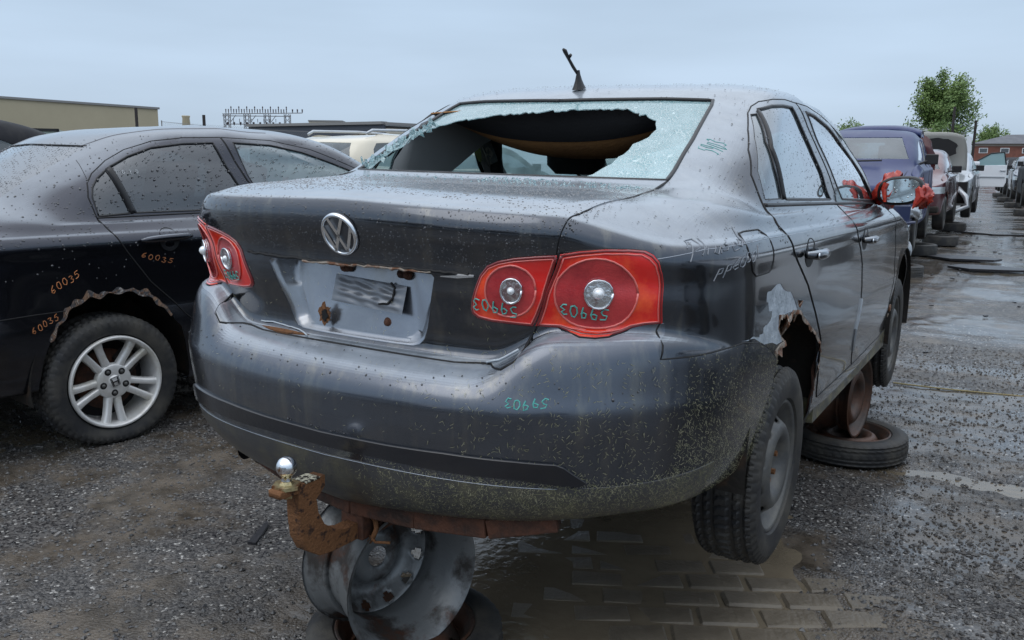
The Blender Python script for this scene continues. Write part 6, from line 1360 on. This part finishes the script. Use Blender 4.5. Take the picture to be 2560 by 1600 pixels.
# substation gantry
GAL=M_('galvanised_steel',(.20,.20,.21),.6,.3); INS=M_('insulator_brown',(.07,.06,.07),.4)
e=empty('gantry',(-53.3,48.6,0),R(0),'steel substation gantry with rows of insulators on the skyline','gantry'); dirv=Vector((4.9,2.6,0)).normalized(); e.rotation_euler=(0,0,math.atan2(dirv.y,dirv.x))
Lg=5.0; ztop=5.05
for k in range(4):
    xc=-Lg/2+Lg*k/3; q=MB(); w_=.20
    for (a,b) in ((-w_,-w_),(w_,-w_),(w_,w_),(-w_,w_)): q.tube([(xc+a,b,0),(xc+a,b,ztop)],.035,4)
    z=2.2; fl=1
    while z<ztop-.2:
        for (a,b,c,d) in ((-w_,-w_,w_,-w_),(w_,-w_,w_,w_),(w_,w_,-w_,w_),(-w_,w_,-w_,-w_)): q.tube([(xc+a,b,z),(xc+c,d,z+.36)],.02,3)
        z+=.36
    q.build('tower',GAL,e,kind='stuff')
for z,x0,x1 in ((ztop,-Lg/2-.3,Lg/2+1.3),(ztop-.15,-Lg/2-.3,Lg/2+.3),(4.25,-Lg/2,Lg/2),(3.35,-Lg/2,Lg/2),(3.15,-Lg/2,Lg/2)): q=MB(); q.tube([(x0,-.2,z),(x1,-.2,z+(.12 if z>5 else 0))],.045,4); q.build('beam',GAL,e)
for k in range(3): 
    x=-Lg/2+Lg*(k+.5)/3; q=MB(); q.tube([(x-.45,-.2,4.45),(x,-.3,ztop-.1)],.03,4); q.build('brace',GAL,e)
def ins(x,z,h,r=.06):
    q=MB(); q.lathe([(z,r*.4),(z+h*.3,r*.5),(z+h*.35,r),(z+h*.45,r*.5),(z+h*.6,r),(z+h*.7,r*.5),(z+h*.85,r*1.1),(z+h,r*.4)],7,axis='z',c=(x,-.2,0)); q.build('insulator',INS,e)
for k in range(24): ins(-Lg/2+.0+Lg*k/23,ztop+.03,.38+(.22 if k%3==2 else 0),.055)
for k in range(3): ins(Lg/2+.5+.4*k,ztop+.12,.30,.07)
for k in range(9): ins(-Lg/2+.1+.54*k,4.15,.28,.10)
for k in range(8): ins(-Lg/2+.6+.5*k,4.35,.34,.03)
for k in range(14): ins(-Lg/2+.2+.34*k,3.15,.26,.06)
# right side
WH=M_('white_cladding',(.80,.82,.84),.6)
bld('trailer','tall white building behind the cars at the right',(-4.3,70.5,0),R(0),[('wall',(0,0,1.85),(3.0,8,3.7),WH),('roof',(-.9,0,3.85),(1.2,8.1,.5),WH),('roof_edge',(.2,-4.05,3.76),(2.6,.1,.08),GREYF)],'building')
BRK=M_('brick_wall',(.21,.085,.062),.85,col2=(.16,.07,.052),nscale=1.5,thr=(.4,.6)); ROOFM=M_('grey_shingle',(.10,.105,.12),.85,col2=(.13,.135,.15),nscale=1,thr=(.4,.6)); STUC=M_('stucco_band',(.34,.30,.26),.85)
sc_=1.75; bx,by=1.459+(-4.47+4.2-1.459)*sc_+2,-2.66+(102+2.66)*sc_*.93
e=empty('apartment_block',(bx+6,by,0),R(4),'red brick apartment block with a grey hip roof on the right skyline','building')
q=MB(); q.box((0,0,2.4),(28,10,4.8)); q.build('wall',BRK,e); q=MB(); q.box((0,0,5.0),(28.1,10.1,.4)); q.build('band',STUC,e)
q=MB(); q.add([(-14.6,-5.6,5.2),(14.6,-5.6,5.2),(14.6,5.6,5.2),(-14.6,5.6,5.2),(-9,0,6.8),(14,0,7.0)],[(0,1,5,4),(1,2,5),(2,3,4,5),(3,0,4)]); q.build('roof',ROOFM,e)
for k in range(9):
    for z in (1.9,4.1):
        x=-12.6+3.1*k; q=MB(); q.box((x,-5.02,z),(1.3,.1,.85)); w1=q.build('window',WH,e); q=MB(); q.box((x,-5.09,z),(1.1,.04,.65)); q.build('pane',DARKGLASS,w1)
for x in (-4,1.5,7): q=MB(); q.box((x,-1.6,6.35),(.6,.6,.5)); q.build('roof_vent',GREYF,e)
# trees
LEAF=M_('leaf_green',(.085,.15,.040),.6,col2=(.14,.21,.055),nscale=.8,thr=(.4,.62)); BARK=M_('bark',(.06,.045,.035),.9,bump=.5,bscale=20)
def tree(loc,H_,crown,label,n,seed,lean=.12,ls=.16,shape='poplar'):
    g=random.Random(seed); e=empty('tree',loc,0,label,'tree'); q=MB(); tips=[]
    q.tube([(0,0,0),(.05,0,H_*.2),(lean*.3,0,H_*.45),(lean,0,H_*.92)],[.16,.13,.09,.015],7); q.build('trunk',BARK,e,True)
    q=MB()
    for k in range(34):
        z0=H_*(.16+.66*g.random()); a=g.uniform(0,6.28); fr=(z0/H_-.16)/.7; L_=crown*(.9-.55*fr)*g.uniform(.6,1.1); zz=z0+L_*g.uniform(.55,1.25)
        p0=Vector((lean*z0/H_,0,z0)); p2=Vector((lean+L_*math.cos(a)*.95+.15,L_*math.sin(a)*.95,min(zz,H_*1.0))); p1=p0.lerp(p2,.5)+Vector((0,0,-.12*L_)); q.tube([p0,p1,p2],[.045,.028,.008],4,False)
        for t in (.35,.5,.62,.75,.88,1.0,1.08): tips.append((p0.lerp(p1,t*2) if t<.5 else p1.lerp(p2,(t-.5)*2),.17+.30*t*crown/3))
    for k in range(10): tips.append((Vector((lean*1.2+g.uniform(-.1,.2),g.uniform(-.2,.2),H_*(.78+.025*k))),.30))
    q.build('limb',BARK,e,True,kind='stuff'); q=MB()
    for k in range(n):
        c,r_=tips[g.randrange(len(tips))]; p=c+Vector((g.gauss(.06,1)*r_*.62,g.gauss(0,1)*r_*.62,g.gauss(0,1)*r_*.5)); 
        d=Vector((g.gauss(.5,1),g.gauss(0,1),g.gauss(.3,1))).normalized(); u=d.orthogonal().normalized(); s=ls*g.uniform(.6,1.3); q.add([p-u*s*.4,p+d*s*.5-u*s*.1,p+d*s*1.1,p+d*s*.45+u*s*.45],[(0,1,2,3)])
    q.build('crown',LEAF,e,kind='stuff'); return e
tree((-5.3,66.6,0),7.9,2.85,'tall wind-blown green tree behind the blue hatchback',17000,3,.55,.19)
tree((-12.1,73,0),5.0,1.8,'small green tree top just above the blue hatchback roof',4500,5,.3,.15)
tree((-6.5,205,0),9.3,5.5,'round green tree beyond the brick apartment block',7000,8,.2,.45)
tree((2.0,180,0),5.6,2.0,'pale green sapling before the brick apartment block',1800,9,.1,.3)
